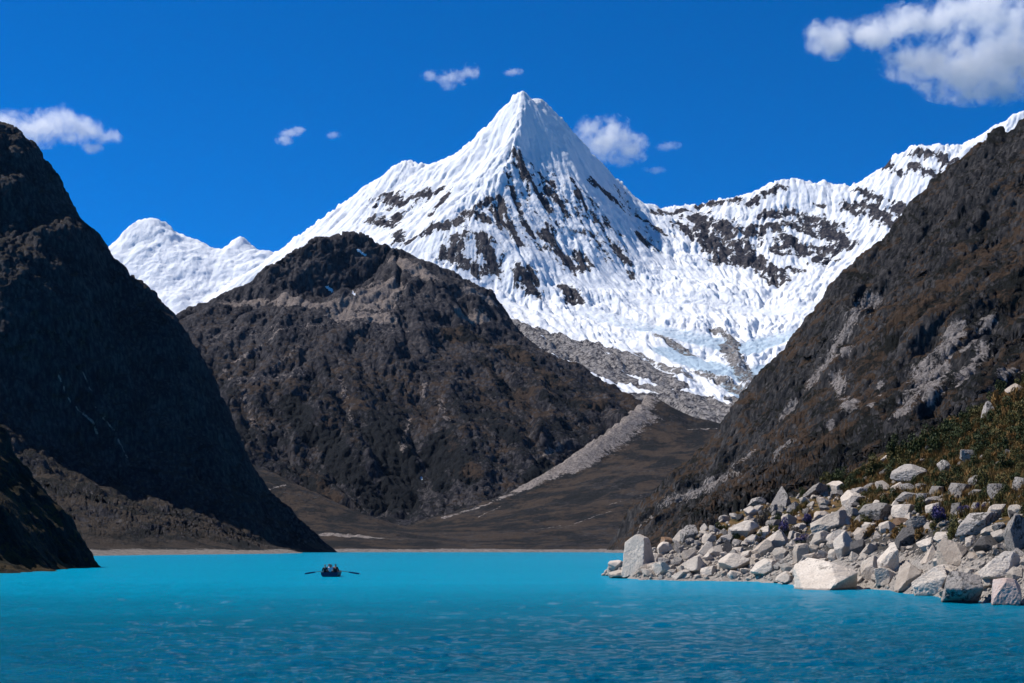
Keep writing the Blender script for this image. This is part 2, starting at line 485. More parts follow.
rock_strokes = [(7, (385, 195), (400, 205), (415, 197), (440, 190)), (7, (372, 218), (392, 226), (398, 215)), (3.5, (453, 187), (442, 203), (431, 216)), (6, (396, 234), (400, 242)), (5, (407, 243), (412, 240)),
    (8, (430, 230), (444, 226), (457, 222)), (8, (458, 236), (455, 250)), (8, (445, 252), (470, 266), (478, 272)), (9, (483, 236), (489, 255), (492, 270)), (7, (468, 214), (488, 220)), (6, (495, 205), (500, 225)),
    (4.5, (516, 152), (528, 176), (540, 197), (552, 212)), (5, (548, 190), (560, 206), (567, 215)), (3.5, (508, 175), (514, 195), (524, 222), (532, 236)), (4, (500, 200), (508, 225), (520, 245)), (8, (545, 236), (560, 255), (574, 268)), (6, (579, 255), (586, 269)),
    (6, (616, 248), (629, 264)), (3, (631, 273), (634, 280)), (6, (640, 238), (655, 248)), (4, (637, 217), (652, 225), (666, 236)), (6, (594, 183), (605, 192), (617, 203)), (4, (578, 192), (587, 207), (596, 221)), (9, (522, 270), (530, 280), (534, 291)), (7, (564, 288), (570, 297), (574, 306)), (4, (480, 206), (494, 199)),
    (3, (540, 175), (552, 186)), (4, (606, 225), (620, 235)), (3, (590, 232), (600, 245)),
    (5, (657, 213), (672, 214), (688, 211)), (7, (680, 225), (697, 235)), (11, (697, 217), (708, 240), (724, 259)), (11, (724, 226), (735, 245), (746, 264)), (9, (749, 246), (762, 266), (777, 284)), (7, (765, 218), (790, 214), (808, 219), (828, 226)), (9, (786, 238), (805, 252), (826, 263)), (9, (831, 227), (842, 248)), (5, (745, 205), (765, 195), (782, 187)), (2.5, (814, 204), (823, 207)), (4, (790, 268), (800, 272)),
    (8, (860, 204), (874, 212), (890, 222)), (7, (895, 206), (905, 214)), (6, (916, 152), (936, 156), (955, 162)), (5, (912, 165), (926, 172), (944, 178)), (4, (886, 162), (902, 175)), (4, (856, 190), (868, 196), (880, 200)), (6, (824, 228), (838, 224)), (5, (846, 205), (856, 215)),
    (5, (700, 208), (715, 204), (735, 200))]
x, y = T.V[:, 0].astype(np.float64), T.V[:, 1].astype(np.float64)
_, gx, gy = T.S(x, y, True)
rd = patches(T, [(r * 1.0, *p) for r, *p in rock_strokes])
nse = fbm3(T.V / 28, 5, .65, s=21)
stn = streaks(x, y, gx, gy, 20, 1.0, 4, 4, .6, s=23, ridged=False, g0=.1)
rock = 1.0 - .50 * rd + stn * 1.15 + nse * .85                     # 0.5 on the outline of each crag
dens = 1 - sstep(1.0, 1.5, patches(T, [(16, (520, 165), (540, 200), (560, 225)), (22, (565, 185), (590, 220), (610, 250)), (22, (510, 220), (540, 250)), (14, (620, 195), (650, 235)), (14, (445, 225), (490, 260)), (14, (380, 200), (420, 205)), (20, (690, 225), (740, 250)), (18, (760, 245), (830, 240)), (12, (860, 200), (890, 210)), (10, (900, 170), (950, 170))]))
rock = np.maximum(rock, dens * (.22 + stn * .85 + nse * .75 + (.62 - nz) * .5))
cliff = 1 - sstep(.8, 1.25, patches(T, [(14, (700, 228), (712, 245), (726, 256)), (16, (722, 234), (738, 250), (750, 262)), (14, (748, 252), (765, 266), (777, 278)), (12, (750, 230), (770, 228), (795, 224), (825, 233)), (13, (775, 250), (800, 250), (826, 254)), (9, (832, 230), (842, 246)), (8, (862, 208), (890, 220))]))
hole = 1 - sstep(.3, 1.2, patches(T, [(5, (761, 249), (769, 257), (780, 266)), (4, (784, 229), (797, 234), (806, 238)), (3, (735, 240), (742, 236)), (3, (806, 262), (815, 255))]))
rock = np.maximum(rock, cliff * (.70 + stn * 1.1 + nse * .9)) - hole * .75
rock = np.clip(rock, 0, 1) * (1 - T.ice * .8)
snow = 1 - rock
bed = patches(T, [(15, (508, 322), (545, 336), (590, 346), (625, 358), (660, 376)), (14, (650, 388), (690, 397)), (12, (705, 408), (765, 416)), (20, (505, 330), (540, 345), (580, 362), (620, 378)), (18, (560, 345), (600, 357), (640, 372), (672, 386)), (16, (640, 400), (680, 402)), (14, (690, 398), (720, 412), (755, 416)), (40, (560, 420), (700, 430), (900, 430))])
bedm = np.maximum(1 - sstep(.8, 1.15, bed + nse * .35), sstep(395, 375, T.V[:, 2]) * (1 - sstep(.9, 1.2, bed * 0 + T.ice * 1.6)))
deb = patches(T, [(12, (728, 345), (745, 375), (765, 400)), (12, (700, 375), (735, 390), (760, 398)), (9, (660, 335), (690, 355)), (10, (640, 355), (690, 378)), (7, (715, 330), (735, 345)), (12, (742, 400), (765, 405))])
debm = (1 - sstep(.5, 1.3, deb)) * .85
cone = patches(T, [(3.6, (707, 387), (717, 396), (730, 402)), (4, (716, 398), (722, 401))])
conem = 1 - sstep(.8, 1.1, cone)
snow = snow * (1 - bedm)
snow = np.maximum(snow * (1 - debm * (.55 + .9 * np.clip(nse + .2, 0, 1))), conem)
mask = np.zeros((len(T.V), 4)); mask[:, 0] = snow; mask[:, 1] = np.maximum(bedm * .62, debm); mask[:, 3] = T.ice * (.32 + .62 * sstep(800, 500, T.V[:, 2]))
m_snow = mountain_mat('snow_and_rock', 3.2, (.018, .020, .034), (.155, .135, .125), (.1, .1, .1), (.1, .1, .1), (.33, .31, .30), tall=.6, icy=True)
finish(T, 'snow_mountain', mask, m_snow, kind='structure')
T_SNOW = T

# ---- the dark mountain in the middle
mid_lines = [
    L((100, 360, 3050), (150, 332, 3150), (180, 318, 3250), (200, 311), (225, 298), (250, 287), (272, 270), (283, 265), (295, 262), (305, 250), (320, 243), (340, 239), (355, 235, 3400), (370, 240), (385, 247), (395, 252), (410, 260), (440, 273), (470, 285), (490, 297), (503, 313, 3330), (512, 328), (530, 348, 3280), (555, 364), (585, 379), (612, 392), (636, 405, 3120), (660, 418, 3060), back=((150, -80), (500, -380))),
    L((278, 281, 3295), (290, 291, 3275), (310, 297, 3285), (335, 300, 3305), (355, 297, 3320), (372, 282, 3345), (386, 262, 3375)),
    L((230, 306, 3240), (260, 300, 3260), (276, 286, 3285)),
    L((230, 318, 3160), (280, 312, 3120), (330, 316, 3090), (385, 315, 3110)),
    L((386, 252, 3390), (395, 275, 3290), (402, 300, 3160), (405, 330, 3060), (412, 370, 2900)),
    L((470, 290, 3300), (468, 310, 3240), (462, 322, 3180)),
    L((490, 302, 3310), (505, 338, 3200), (530, 374, 3020), (548, 410, 2820), (540, 450, 2640)),
    L((215, 330, 3070), (205, 370, 2880), (230, 420, 2680), (290, 460, 2540), (370, 520, 2330)),
    L((300, 350, 2960), (330, 390, 2780), (345, 430, 2640), (380, 480, 2460)),
    L((360, 350, 2980), (385, 400, 2790), (415, 450, 2600), (440, 500, 2400)),
    L((450, 350, 3040), (470, 400, 2830), (480, 450, 2620), (480, 490, 2430)),
    L((600, 390, 3080), (600, 410, 2920), (590, 425, 2800)),
    L((430, 526, 2290), (500, 502, 2400), (560, 472, 2590), (600, 446, 2740), (632, 424, 2880), (660, 430, 2900)),
    L((100, 440, 2500), (180, 455, 2480), (250, 480, 2400), (310, 505, 2330), (370, 526, 2260)),
    L((100, 545, 2050), (250, 547, 2050), (420, 547, 1950), (660, 535, 2100)),
    L((90, 560, 1850), (670, 560, 1850))]
T = terrain(mid_lines, 90, 670, 1.0, 1850, 3950, 430, ribs=((230, 40, 4, 5, True), (75, 20, 3, 5, True)), amp=26, nscale=210, oct=6,
            n3=((50, 11, 5, False), (15, 4.5, 4, True)), step=12, crest=(1, 170, .2), seed=3)
nz = T.n[:, 2]; nse = fbm3(T.V / 60, 5, .6, s=33); ns2 = fbm3(T.V / 200, 4, .6, s=35)
sc = patches(T, [(7, (232, 306), (260, 303), (285, 300)), (8, (290, 302), (320, 307), (350, 306), (375, 303)), (10, (368, 295), (385, 285), (380, 305)), (8, (340, 315), (385, 320)), (6, (460, 315), (480, 318)), (5, (395, 262), (430, 276)), (4, (468, 290), (492, 302))])
st = patches(T, [(4, (280, 330), (255, 350), (235, 362)), (3, (300, 345), (270, 370)), (5, (225, 370), (245, 400), (258, 430)), (5, (424, 385), (421, 420)), (6, (440, 400), (446, 420)), (7, (545, 455), (560, 448)), (5, (410, 420), (404, 450)), (3, (620, 388), (634, 398)), (4, (340, 375), (350, 420))])
scm = 1.35 - .5 * sc; stm = np.clip(.62 - .35 * st, 0, 1); scm = np.clip(scm + nse * .3, 0, 1)
sn = 1 - sstep(.8, 1.2, patches(T, [(1.6, (326, 288), (333, 293)), (1.3, (352, 292), (355, 295)), (1.2, (357, 250), (366, 256)), (1, (421, 477), (422, 480))]))
z = T.V[:, 2]
vg = sstep(620, 250, z + ns2 * 200) * .45 + sstep(.55, .85, nz) * .35 + ns2 * .5 - .12
for_ = 1 - sstep(.6, 1.3, patches(T, [(24, (385, 430), (402, 470), (400, 505)), (16, (330, 440), (350, 480)), (12, (430, 455), (440, 485)), (14, (290, 400), (310, 440)), (14, (350, 470), (375, 505)), (9, (500, 430), (515, 440)), (10, (530, 480), (545, 465)), (8, (545, 395), (560, 400))]) + nse * .5)
mask = np.zeros((len(T.V), 4)); mask[:, 0] = sn; mask[:, 1] = np.maximum(scm, stm); mask[:, 2] = np.maximum(vg * (1 - scm), for_); mask[:, 3] = np.maximum(for_, sstep(330, 150, z + ns2 * 120) * .45)
brn = 1 - sstep(.5, 1.3, patches(T, [(17, (455, 335), (505, 350), (560, 385)), (15, (440, 440), (468, 480)), (14, (515, 395), (600, 405)), (10, (480, 360), (530, 410)), (12, (300, 470), (330, 500))]) + nse * .5)
blt = 1 - sstep(.5, 1.4, patches(T, [(14, (215, 340), (280, 325), (340, 325), (400, 330)), (12, (240, 380), (300, 370)), (10, (400, 290), (440, 300))]) + nse * .6)
mask[:, 2] = np.clip(np.maximum(mask[:, 2], brn * 1.0) - blt * .5, 0, 1); mask[:, 3] *= 1 - brn; mask[:, 1] = np.maximum(mask[:, 1], blt * .34)
m_mid = mountain_mat('middle_mountain_rock', 2.1, (.014, .015, .023), (.13, .117, .116), (.058, .040, .030), (.010, .012, .015), (.25, .205, .18), bump=1.3, scv=.62)
finish(T, 'middle_mountain', mask, m_mid, kind='structure')

# ---- the grey moraine and the brown hill below it
mor_lines = [
    L((380, 530, 2150), (430, 523, 2240), (500, 498, 2380), (530, 482, 2460), (560, 464, 2550), (600, 436, 2700), (630, 411, 2850), (645, 397, 2950), (651, 394, 2980), (657, 399), (668, 407, 2960), (690, 416, 2930), (720, 424, 2900), (740, 421), (757, 418, 2850), (800, 405, 2800), (900, 400, 2800), back=((80, -45), (400, -220))),
    L((655, 412, 2900), (640, 430, 2780), (600, 462, 2570), (560, 482, 2420), (500, 508, 2250), (440, 528, 2080)),
    L((690, 425, 2880), (690, 450, 2640), (665, 480, 2350), (640, 500, 2150), (600, 525, 1900), (560, 543, 1700)),
    L((740, 432, 2840), (760, 470, 2300), (900, 470, 2300)),
    L((575, 505, 2150), (600, 500, 2180), (625, 482, 2320), (650, 470, 2430)),
    L((590, 515, 2040), (625, 505, 2080), (650, 492, 2200)),
    L((120, 470, 2300), (200, 450, 2350), (245, 462, 2250), (290, 482, 2150), (330, 500, 2080), (370, 518, 2020), (395, 529, 1980), back=((120, -12),)),
    L((240, 500, 2000), (280, 516, 1930)),
    L((316, 531, 1800), (345, 530, 1810), (370, 533, 1800), (390, 538, 1770)), L((310, 542, 1690), (395, 542, 1690)),
    L((200, 545, 1640), (315, 545, 1640), (350, 544, 1640), (420, 545, 1640), (520, 546, 1640), (620, 546, 1640), (760, 540, 1640), (900, 540, 1640)),
    L((200, 549.3, 1570), (420, 549.6, 1560), (620, 549.0, 1560), (900, 545, 1560)),
    L((200, 553, 1470), (420, 552.6, 1490), (620, 552.8, 1480), (900, 552, 1480)),
    L((200, 560, 1400), (900, 560, 1400))]
T = terrain(mor_lines, 120, 900, 1.1, 1400, 3600, 300, ribs=((60, 4, 8, 4, True),), amp=4, nscale=110, oct=6, n3=((22, 1.4, 4, False), (8, .8, 3, True)), shore=12, step=8,
            post=lambda T, V, b: np.stack([V[:, 0], V[:, 1], np.where(V[:, 1] < 1620, b + (V[:, 2] - b) * np.clip((V[:, 1] - 1500) / 140, .04, 1), V[:, 2])], 1), seed=4)
nse = fbm3(T.V / 40, 5, .6, s=43); ns2 = fbm3(T.V / 130, 4, .6, s=45)
sc3 = patches(T, [(3.5, (445, 518), (480, 507), (520, 490)), (5, (500, 500), (540, 482))])
sc = patches(T, [(9, (520, 490), (560, 468), (590, 450)), (13, (590, 450), (620, 430), (640, 414)), (9, (640, 408), (648, 400)), (7, (600, 452), (570, 472))])
flat = patches(T, [(6.5, (326, 535), (345, 536), (376, 538))])
sc2 = patches(T, [ (2.5, (478, 518), (500, 507)), (3, (560, 528), (585, 520), (610, 512)), (3, (530, 530), (560, 526)), (3, (690, 430), (740, 428)), (2, (610, 505), (640, 495)), (2.5, (270, 490), (285, 485))])
bch = sstep(1585, 1545, T.V[:, 1] + nse * 25)
scm = np.maximum(np.clip(1.1 - .5 * sc + nse * .35, 0, 1), np.clip(.66 - .4 * sc2 + nse * .5, 0, .7))
scm = np.maximum(scm, np.clip(1.3 - .6 * flat + nse * .3, 0, 1))
scm = np.maximum(scm, np.clip(.78 - .4 * sc3 + nse * .6, 0, .8))
drk = 1 - sstep(.6, 1.2, patches(T, [(12, (585, 500), (610, 490), (640, 478)), (9, (650, 468), (670, 460)), (7, (480, 545), (600, 540)), (5, (380, 540), (470, 541)), (6, (700, 425), (745, 422))]) + nse * .5)
mask = np.zeros((len(T.V), 4)); mask[:, 1] = np.maximum(scm, bch); mask[:, 2] = np.clip(.72 + ns2 * .5, 0, 1); mask[:, 3] = drk
m_mor = mountain_mat('moraine_hill', 1.7, (.016, .017, .022), (.09, .08, .075), (.056, .041, .031), (.014, .015, .016), (.30, .26, .235))
finish(T, 'moraine_hill', mask, m_mor, kind='structure')

# ---- the dark mountain on the left shore
left_lines = [
    L((-150, 90, 1500), (-60, 112, 1500), (0, 125, 1500), (10, 126), (20, 132), (30, 140), (37, 150), (42, 159), (50, 170), (58, 176), (61, 184), (63, 195, 1490), (70, 206), (78, 215), (88, 228), (100, 240), (115, 261), (130, 275), (145, 289), (158, 298), (168, 312), (180, 330), (195, 350), (210, 375), (220, 396), (232, 425), (245, 460), (258, 485), (275, 505), (295, 525), (312, 540), (331, 552, 1490), back=((60, -60), (250, -260))),
    L((-150, 205, 1405), (0, 205, 1410), (18, 200, 1425), (34, 190, 1455), (50, 183, 1485)),
    L((-150, 236, 1395), (0, 234, 1400), (30, 228, 1425), (55, 220, 1448)),
    L((-150, 246, 1375), (0, 243, 1380), (45, 234, 1405), (70, 232, 1425), (85, 240, 1440)),
    L((100, 255, 1465), (110, 300, 1440), (125, 345, 1420), (150, 400, 1395), (190, 460, 1370), (230, 505, 1350), (268, 545, 1330)),
    L((165, 325, 1450), (185, 385, 1425), (212, 440, 1412), (245, 495, 1405), (290, 540, 1400)),
    L((-150, 310, 1320), (0, 310, 1325), (50, 315, 1350), (80, 330, 1370)),
    L((-150, 405, 1285), (0, 405, 1290), (40, 424, 1310), (80, 448, 1330), (120, 472, 1340), (160, 494, 1325), (200, 517, 1310), (235, 537, 1285)),
    L((-150, 440, 1250), (0, 440, 1255), (40, 456, 1275), (90, 482, 1290), (140, 507, 1270), (180, 524, 1250), (222, 543.5, 1200)),
    L((-150, 480, 1100), (40, 490, 1080), (90, 515, 1030), (130, 530, 1010), (180, 542, 1000)),
    L((-150, 540, 840), (60, 547, 850), (110, 548.5, 900), (200, 548.8, 980), (270, 548.8, 1080), (290, 549, 1250)),
    L((-150, 556, 560), (60, 556.5, 570), (100, 555.8, 640), (200, 554.4, 800), (282, 553.6, 960), (305, 553, 1180), (325, 552.4, 1400)),
    L((-150, 566, 450), (90, 570, 500), (220, 570, 620), (310, 565, 800), (345, 562, 1100), (360, 562, 1500))]
T = terrain(left_lines, -150, 350, .9, 450, 1850, 520, ribs=((55, 10, 5, 5, True), (22, 6, 3, 4, True)), amp=6, nscale=70, oct=6, n3=((26, 7, 5, False), (8, 2.2, 4, True)), step=11,
            post=lambda T, V, b: np.stack([V[:, 0], V[:, 1], np.where(b < 14, b + (V[:, 2] - b) * np.clip(b / 14, .05, 1), V[:, 2])], 1), shore=12, crest=(1, 70, .2), seed=5)
nse = fbm3(T.V / 22, 5, .6, s=53); ns2 = fbm3(T.V / 80, 4, .6, s=55); nz = T.n[:, 2]; z = T.V[:, 2]
bch = sstep(4.2, 1.4, z + nse * 2) * sstep(1300, 1150, T.V[:, 1])
st = patches(T, [(.7, (58, 376), (64, 390), (70, 402)), (1.2, (76, 408), (90, 422), (97, 434)), (.6, (84, 372), (90, 390)), (.9, (96, 408), (106, 420), (114, 430)), (.7, (118, 440), (128, 458))])
stm = np.clip(1.1 - .5 * st, 0, 1)
mask = np.zeros((len(T.V), 4)); mask[:, 1] = np.maximum(bch, stm); mask[:, 2] = sstep(.5, .85, nz + nse * .1) * .85 + ns2 * .35; mask[:, 3] = 0
m_left = mountain_mat('left_mountain_rock', 1.0, (.018, .019, .026), (.12, .108, .105), (.055, .043, .034), (.015, .016, .016), (.33, .29, .25), bump=1.3)
finish(T, 'left_mountain', mask, m_left, kind='structure')

# ---- the near dark spur at the left edge
spur_lines = [
    L((-200, 330, 225), (-60, 400, 225), (-5, 426, 225), (6, 434), (10, 450), (13, 463), (25, 471), (40, 485), (50, 498), (60, 508), (70, 517), (76, 528), (82, 543), (86, 552), (88.5, 567.5, 222), back=((14, -4), (50, -16))),
    L((-200, 480, 172), (-60, 495, 180), (0, 505, 188), (25, 525, 196), (45, 545, 206), (60, 562, 210)),
    L((-200, 576, 158), (0, 573, 170), (30, 571.5, 182), (50, 569.5, 199), (75, 568.3, 212), (90, 568, 216)),
    L((-200, 590, 130), (0, 590, 145), (60, 590, 165), (100, 590, 185), (110, 586, 215), (112, 585, 250))]
T = terrain(spur_lines, -200, 112, .8, 130, 330, 330, ribs=((7, 1.3, 4, 4, True),), amp=1.2, nscale=9, oct=6, n3=((4, .9, 5, False),), step=9, crest=(1, 12, .3), seed=6)
nse = fbm3(T.V / 4, 5, .6, s=63)
mask = np.zeros((len(T.V), 4)); mask[:, 2] = sstep(.45, .75, T.n[:, 2] + nse * .2); mask[:, 1] = sstep(.62, .8, nse) * .7; mask[:, 3] = 0
m_spur = mountain_mat('near_spur_rock', .16, (.010, .011, .012), (.035, .033, .032), (.055, .038, .018), (.016, .015, .009), (.25, .22, .2))
finish(T, 'rocky_spur', mask, m_spur, kind='structure')
T_SPUR = T

# ---- the mountain on the right shore
right_lines = [
    L((1200, 20, 1250), (1110, 70, 1250), (1060, 102), (1024, 124), (1016, 132), (1009, 137), (998, 137), (986, 142), (974, 154), (959, 164), (951, 173), (933, 184), (925, 196), (910, 211), (898, 229, 1300), (885, 245), (875, 258), (862, 268), (850, 275), (838, 285), (828, 297), (822, 312), (818, 325), (812, 335), (800, 345), (790, 356), (785, 369), (778, 385), (768, 400), (758, 415), (752, 430), (742, 445), (730, 456), (715, 465), (700, 472), (685, 482), (670, 500), (655, 515), (640, 531), (622, 552, 1440), back=((80, -40), (300, -220))),
    L((1200, 110, 1130), (1024, 175, 1170), (1000, 190, 1190), (978, 205, 1200), (965, 170, 1250)),
    L((978, 205, 1200), (985, 230, 1150), (960, 260, 1150), (930, 290, 1140), (900, 310, 1150)),
    L((945, 190, 1255), (935, 230, 1225), (905, 265, 1215), (870, 300, 1200), (850, 320, 1190), (825, 360, 1190), (800, 400, 1180), (770, 440, 1180), (730, 480, 1190), (690, 515, 1200), (650, 545, 1240)),
    L((1200, 250, 980), (1024, 290, 1010), (960, 320, 1020), (910, 345, 1030), (885, 400, 960), (850, 440, 930)),
    L((1200, 330, 900), (1024, 350, 900), (960, 390, 860), (900, 430, 840), (850, 465, 820), (800, 490, 820)),
    L((1200, 440, 640), (1024, 450, 640), (900, 480, 680), (800, 510, 720), (740, 525, 800), (700, 538, 930), (660, 547, 1120)),
    L((1200, 530, 420), (1024, 535, 420), (860, 545, 520), (740, 547, 640), (680, 549, 800), (645, 550, 1000), (625, 550, 1250)),
    L((1200, 565, 350), (1024, 565, 350), (860, 560, 440), (740, 558, 560), (670, 556, 700), (640, 555, 900), (618, 554, 1200), (610, 553, 1400))]
T = terrain(right_lines, 600, 1200, .95, 350, 1650, 520, ribs=((110, 27, 4, 5, True), (34, 10, 3, 4, True)), amp=11, nscale=75, oct=6, n3=((28, 9, 6, False), (8, 2.6, 4, True)), step=11,
            post=lambda T, V, b: np.stack([V[:, 0], V[:, 1], np.where(b < 14, b + (V[:, 2] - b) * np.clip(b / 14, .05, 1), V[:, 2])], 1), shore=12, crest=(1, 80, .25), seed=7)
nse = fbm3(T.V / 20, 5, .6, s=73); ns2 = fbm3(T.V / 90, 4, .6, s=75); nz = T.n[:, 2]; z = T.V[:, 2]
gr = patches(T, [(9, (872, 305), (855, 320), (845, 335)), (7, (846, 335), (830, 360), (815, 385)), (5, (795, 405), (785, 418)), (6, (845, 350), (825, 370)), (10, (925, 365), (915, 390), (905, 410)), (9, (955, 330), (940, 370), (930, 400)), (7, (990, 320), (965, 350)), (7, (985, 350), (960, 385)), (3, (880, 385), (872, 405)), (5, (845, 405), (855, 400)), (3, (831, 427), (833, 430)), (6, (835, 380), (850, 410)), (6, (780, 455), (795, 440)), (5, (1000, 380), (1010, 370))])
grm = np.clip(.92 - .36 * gr + nse * .25, 0, .8)
tal = patches(T, [(9, (668, 502), (690, 495), (715, 487)), (6, (705, 484), (738, 474)), (3, (650, 518), (630, 545)), (5, (735, 470), (750, 455))])
talm = np.clip(.95 - .4 * tal + nse * .2, 0, 1)
bch = sstep(3.5, 1.2, z + nse) * sstep(800, 1000, T.V[:, 1])
mask = np.zeros((len(T.V), 4)); mask[:, 1] = np.maximum(np.maximum(grm, talm * .8), bch); cl = 1 - sstep(.5, 1.6, patches(T, [(20, (975, 165), (930, 220), (900, 260), (870, 290), (840, 320), (810, 370), (780, 410), (740, 460), (700, 490)), (16, (940, 350), (900, 400), (860, 440)), (12, (1010, 150), (985, 190), (960, 240)), (12, (990, 330), (960, 380))]))
mask[:, 2] = sstep(.45, .8, nz + nse * .15) * .95 + ns2 * .5 - cl * .35 + .1; mask[:, 3] = np.maximum(cl * .6, (1 - sstep(.4, 1.4, patches(T, [(14, (690, 525), (740, 510), (800, 500)), (12, (850, 450), (830, 470)), (14, (870, 420), (900, 440)), (10, (960, 400), (1010, 360))]))) * .8)
m_right = mountain_mat('right_mountain_rock', 1.0, (.013, .014, .017), (.105, .095, .092), (.062, .040, .026), (.010, .011, .010), (.27, .24, .225), bump=1.3)
brn = 1 - sstep(.4, 1.4, patches(T, [(22, (960, 265), (1015, 235)), (15, (890, 330), (960, 295)), (12, (862, 365), (890, 345)), (12, (800, 455), (850, 430)), (16, (1010, 300), (1024, 280)), (10, (720, 500), (760, 480))]) + nse * .5)
mask[:, 2] = np.clip(np.maximum(mask[:, 2], brn), 0, 1); mask[:, 3] *= 1 - brn; mask[:, 1] *= 1 - .6 * brn
finish(T, 'right_mountain', mask, m_right, kind='structure')

# ================================================================== AIR
m = bpy.data.materials.new('haze'); m.use_nodes = True; nt = m.node_tree; nt.nodes.clear()
pv = nt.nodes.new('ShaderNodeVolumePrincipled'); pv.inputs['Color'].default_value = (.55, .72, 1, 1); pv.inputs['Density'].default_value = 3e-6
om = nt.nodes.new('ShaderNodeOutputMaterial'); nt.links.new(pv.outputs[0], om.inputs['Volume'])
me = bpy.data.meshes.new('haze'); bm = bmesh.new(); bmesh.ops.create_cube(bm, size=1)
bmesh.ops.scale(bm, vec=(11000, 10200, 1780), verts=bm.verts); bmesh.ops.translate(bm, vec=(0, 4700, 1780 / 2 - 31), verts=bm.verts); bm.to_mesh(me); bm.free()
me.materials.append(m); link('haze', me, kind='stuff')
# ================================================================== WATER AND LAKE BED
m = bpy.data.materials.new('lake_bed'); t = NT(m); t.out(t.mix(t.noise(t.coord(), .02, 5), (.05, .045, .04), (.09, .08, .07)), .95)
me = bpy.data.meshes.new('ground')
me.from_pydata([(-5400, -350, -29.5), (5400, -350, -29.5), (5400, 9700, -29.5), (-5400, 9700, -29.5)], [], [(0, 1, 2, 3)]); me.materials.append(m)
link('ground', me, kind='structure')

rows = np.concatenate([[-600, -200, -50, 0, 8], 1 / np.linspace(1 / 14., 1 / 1750., 560)])
u = np.concatenate([np.linspace(-2600, -60, 60)[:-1], np.arange(-60, 1086, 1.25), np.linspace(1086, 3600, 60)[1:]])
Yg = rows[:, None] * np.ones(len(u))[None]
wid = np.where(Yg > 8, Yg, 8 + (8 - Yg) * 1.5)
Xg = (u[None] - CX) / F * wid
x, y = Xg.ravel(), Yg.ravel()
att = np.clip(y / 10, 0, 1)
wob = fbm2(x / 9, y / 9, 3, s=3)
gust = fbm2(x / 60, y / 45, 3, s=15)
zz = .11 * fbm2(x / 3.0 + wob, y / 1.5 + wob, 3, .55, s=5) + .07 * fbm2(x / 7, y / 4.2, 2, .5, s=8)
zz = zz + (.10 * fbm2(x / 1.5 + wob * 2, y / .55, 2, .55, s=25) + .036 * fbm2(x / .65, y / .26 + wob * 3, 2, .5, s=28)) * np.exp(-np.maximum(y - 45, 0) / 110)
zz = zz * (1 + .7 * gust) * att * np.exp(-np.maximum(y - 70, 0) / 220)
V = np.stack([x, y, zz], 1)
m_w = bpy.data.materials.new('turquoise_water'); t = NT(m_w); co = t.coord()
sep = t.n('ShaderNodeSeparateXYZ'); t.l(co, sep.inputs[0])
deep = t.step(sep.outputs[1], 130, 26)                                    # dark reflections and shade painted into the near water's colour, not depth
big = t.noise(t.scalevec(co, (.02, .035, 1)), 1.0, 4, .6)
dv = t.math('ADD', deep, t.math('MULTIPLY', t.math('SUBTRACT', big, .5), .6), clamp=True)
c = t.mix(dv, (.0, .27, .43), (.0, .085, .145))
s1 = t.noise(t.scalevec(co, (1.3, 2.0, 1)), 1.0, 6, .68); s2 = t.noise(t.scalevec(co, (.35, .6, 1)), 1.0, 3, .5)
nb = t.bump(t.math('ADD', s1, t.math('MULTIPLY', s2, .9)), .30, 1.0)
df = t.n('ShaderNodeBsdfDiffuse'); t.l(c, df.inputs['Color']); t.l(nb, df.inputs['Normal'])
gl = t.n('ShaderNodeBsdfGlossy'); gl.inputs['Roughness'].default_value = .07; t.l(nb, gl.inputs['Normal'])
fr = t.n('ShaderNodeFresnel'); fr.inputs['IOR'].default_value = 1.33; t.l(nb, fr.inputs['Normal'])
mx = t.n('ShaderNodeMixShader'); t.l(t.math('MULTIPLY', fr.outputs[0], .85), mx.inputs[0]); t.l(df.outputs[0], mx.inputs[1]); t.l(gl.outputs[0], mx.inputs[2])
om = t.n('ShaderNodeOutputMaterial'); t.l(mx.outputs[0], om.inputs[0])
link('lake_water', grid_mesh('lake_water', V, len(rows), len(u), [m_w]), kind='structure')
# ================================================================== THE BOULDER SLOPE ON THE RIGHT
def wl(px, Y, z=0.0): return (px, HY + (CH - z) * F / Y, Y)
near_lines = [
    L(wl(606, 144), wl(640, 131), wl(700, 128), wl(760, 122), wl(800, 107), wl(850, 100), wl(862, 101), wl(900, 93), wl(950, 80), wl(1024, 70.5), wl(1100, 64), wl(1250, 56)),
    L(wl(600, 140, -2), wl(640, 125, -2), wl(700, 122, -2), wl(760, 115, -2), wl(800, 100, -2), wl(862, 94, -2), wl(900, 86, -2), wl(950, 74, -2), wl(1024, 65, -2), wl(1100, 59, -2), wl(1250, 51, -2)),
    L(wl(580, 150, -4), wl(590, 120, -7), wl(700, 104, -7), wl(800, 84, -7), wl(900, 72, -7), wl(1024, 55, -7), wl(1250, 45, -7)),
    L((608, 572, 152), (640, 557, 154), (660, 547, 157), (690, 533, 161), (720, 523, 166), (740, 513, 171), (760, 505, 175), (780, 503, 178), (800, 497, 182), (830, 487, 186), (850, 476, 190), (870, 464, 192), (900, 450, 190), (930, 435, 186), (960, 422, 180), (980, 409, 174), (1000, 398, 168), (1024, 385, 162), (1100, 335, 150), (1250, 250, 140), back=((22, -4), (70, -14))),
    L((628, 566, 143), (700, 553, 139), (760, 546, 135), (800, 549, 121), (850, 549, 114), (900, 545, 107), (950, 536, 95), (1024, 520, 86), (1100, 505, 80), (1250, 480, 74)),
    L((760, 522, 152), (800, 520, 146), (850, 516, 140), (900, 505, 133), (950, 492, 123), (1024, 470, 115), (1250, 400, 100)),
    L((850, 492, 168), (900, 478, 162), (950, 460, 155), (1024, 425, 142), (1250, 330, 122))]
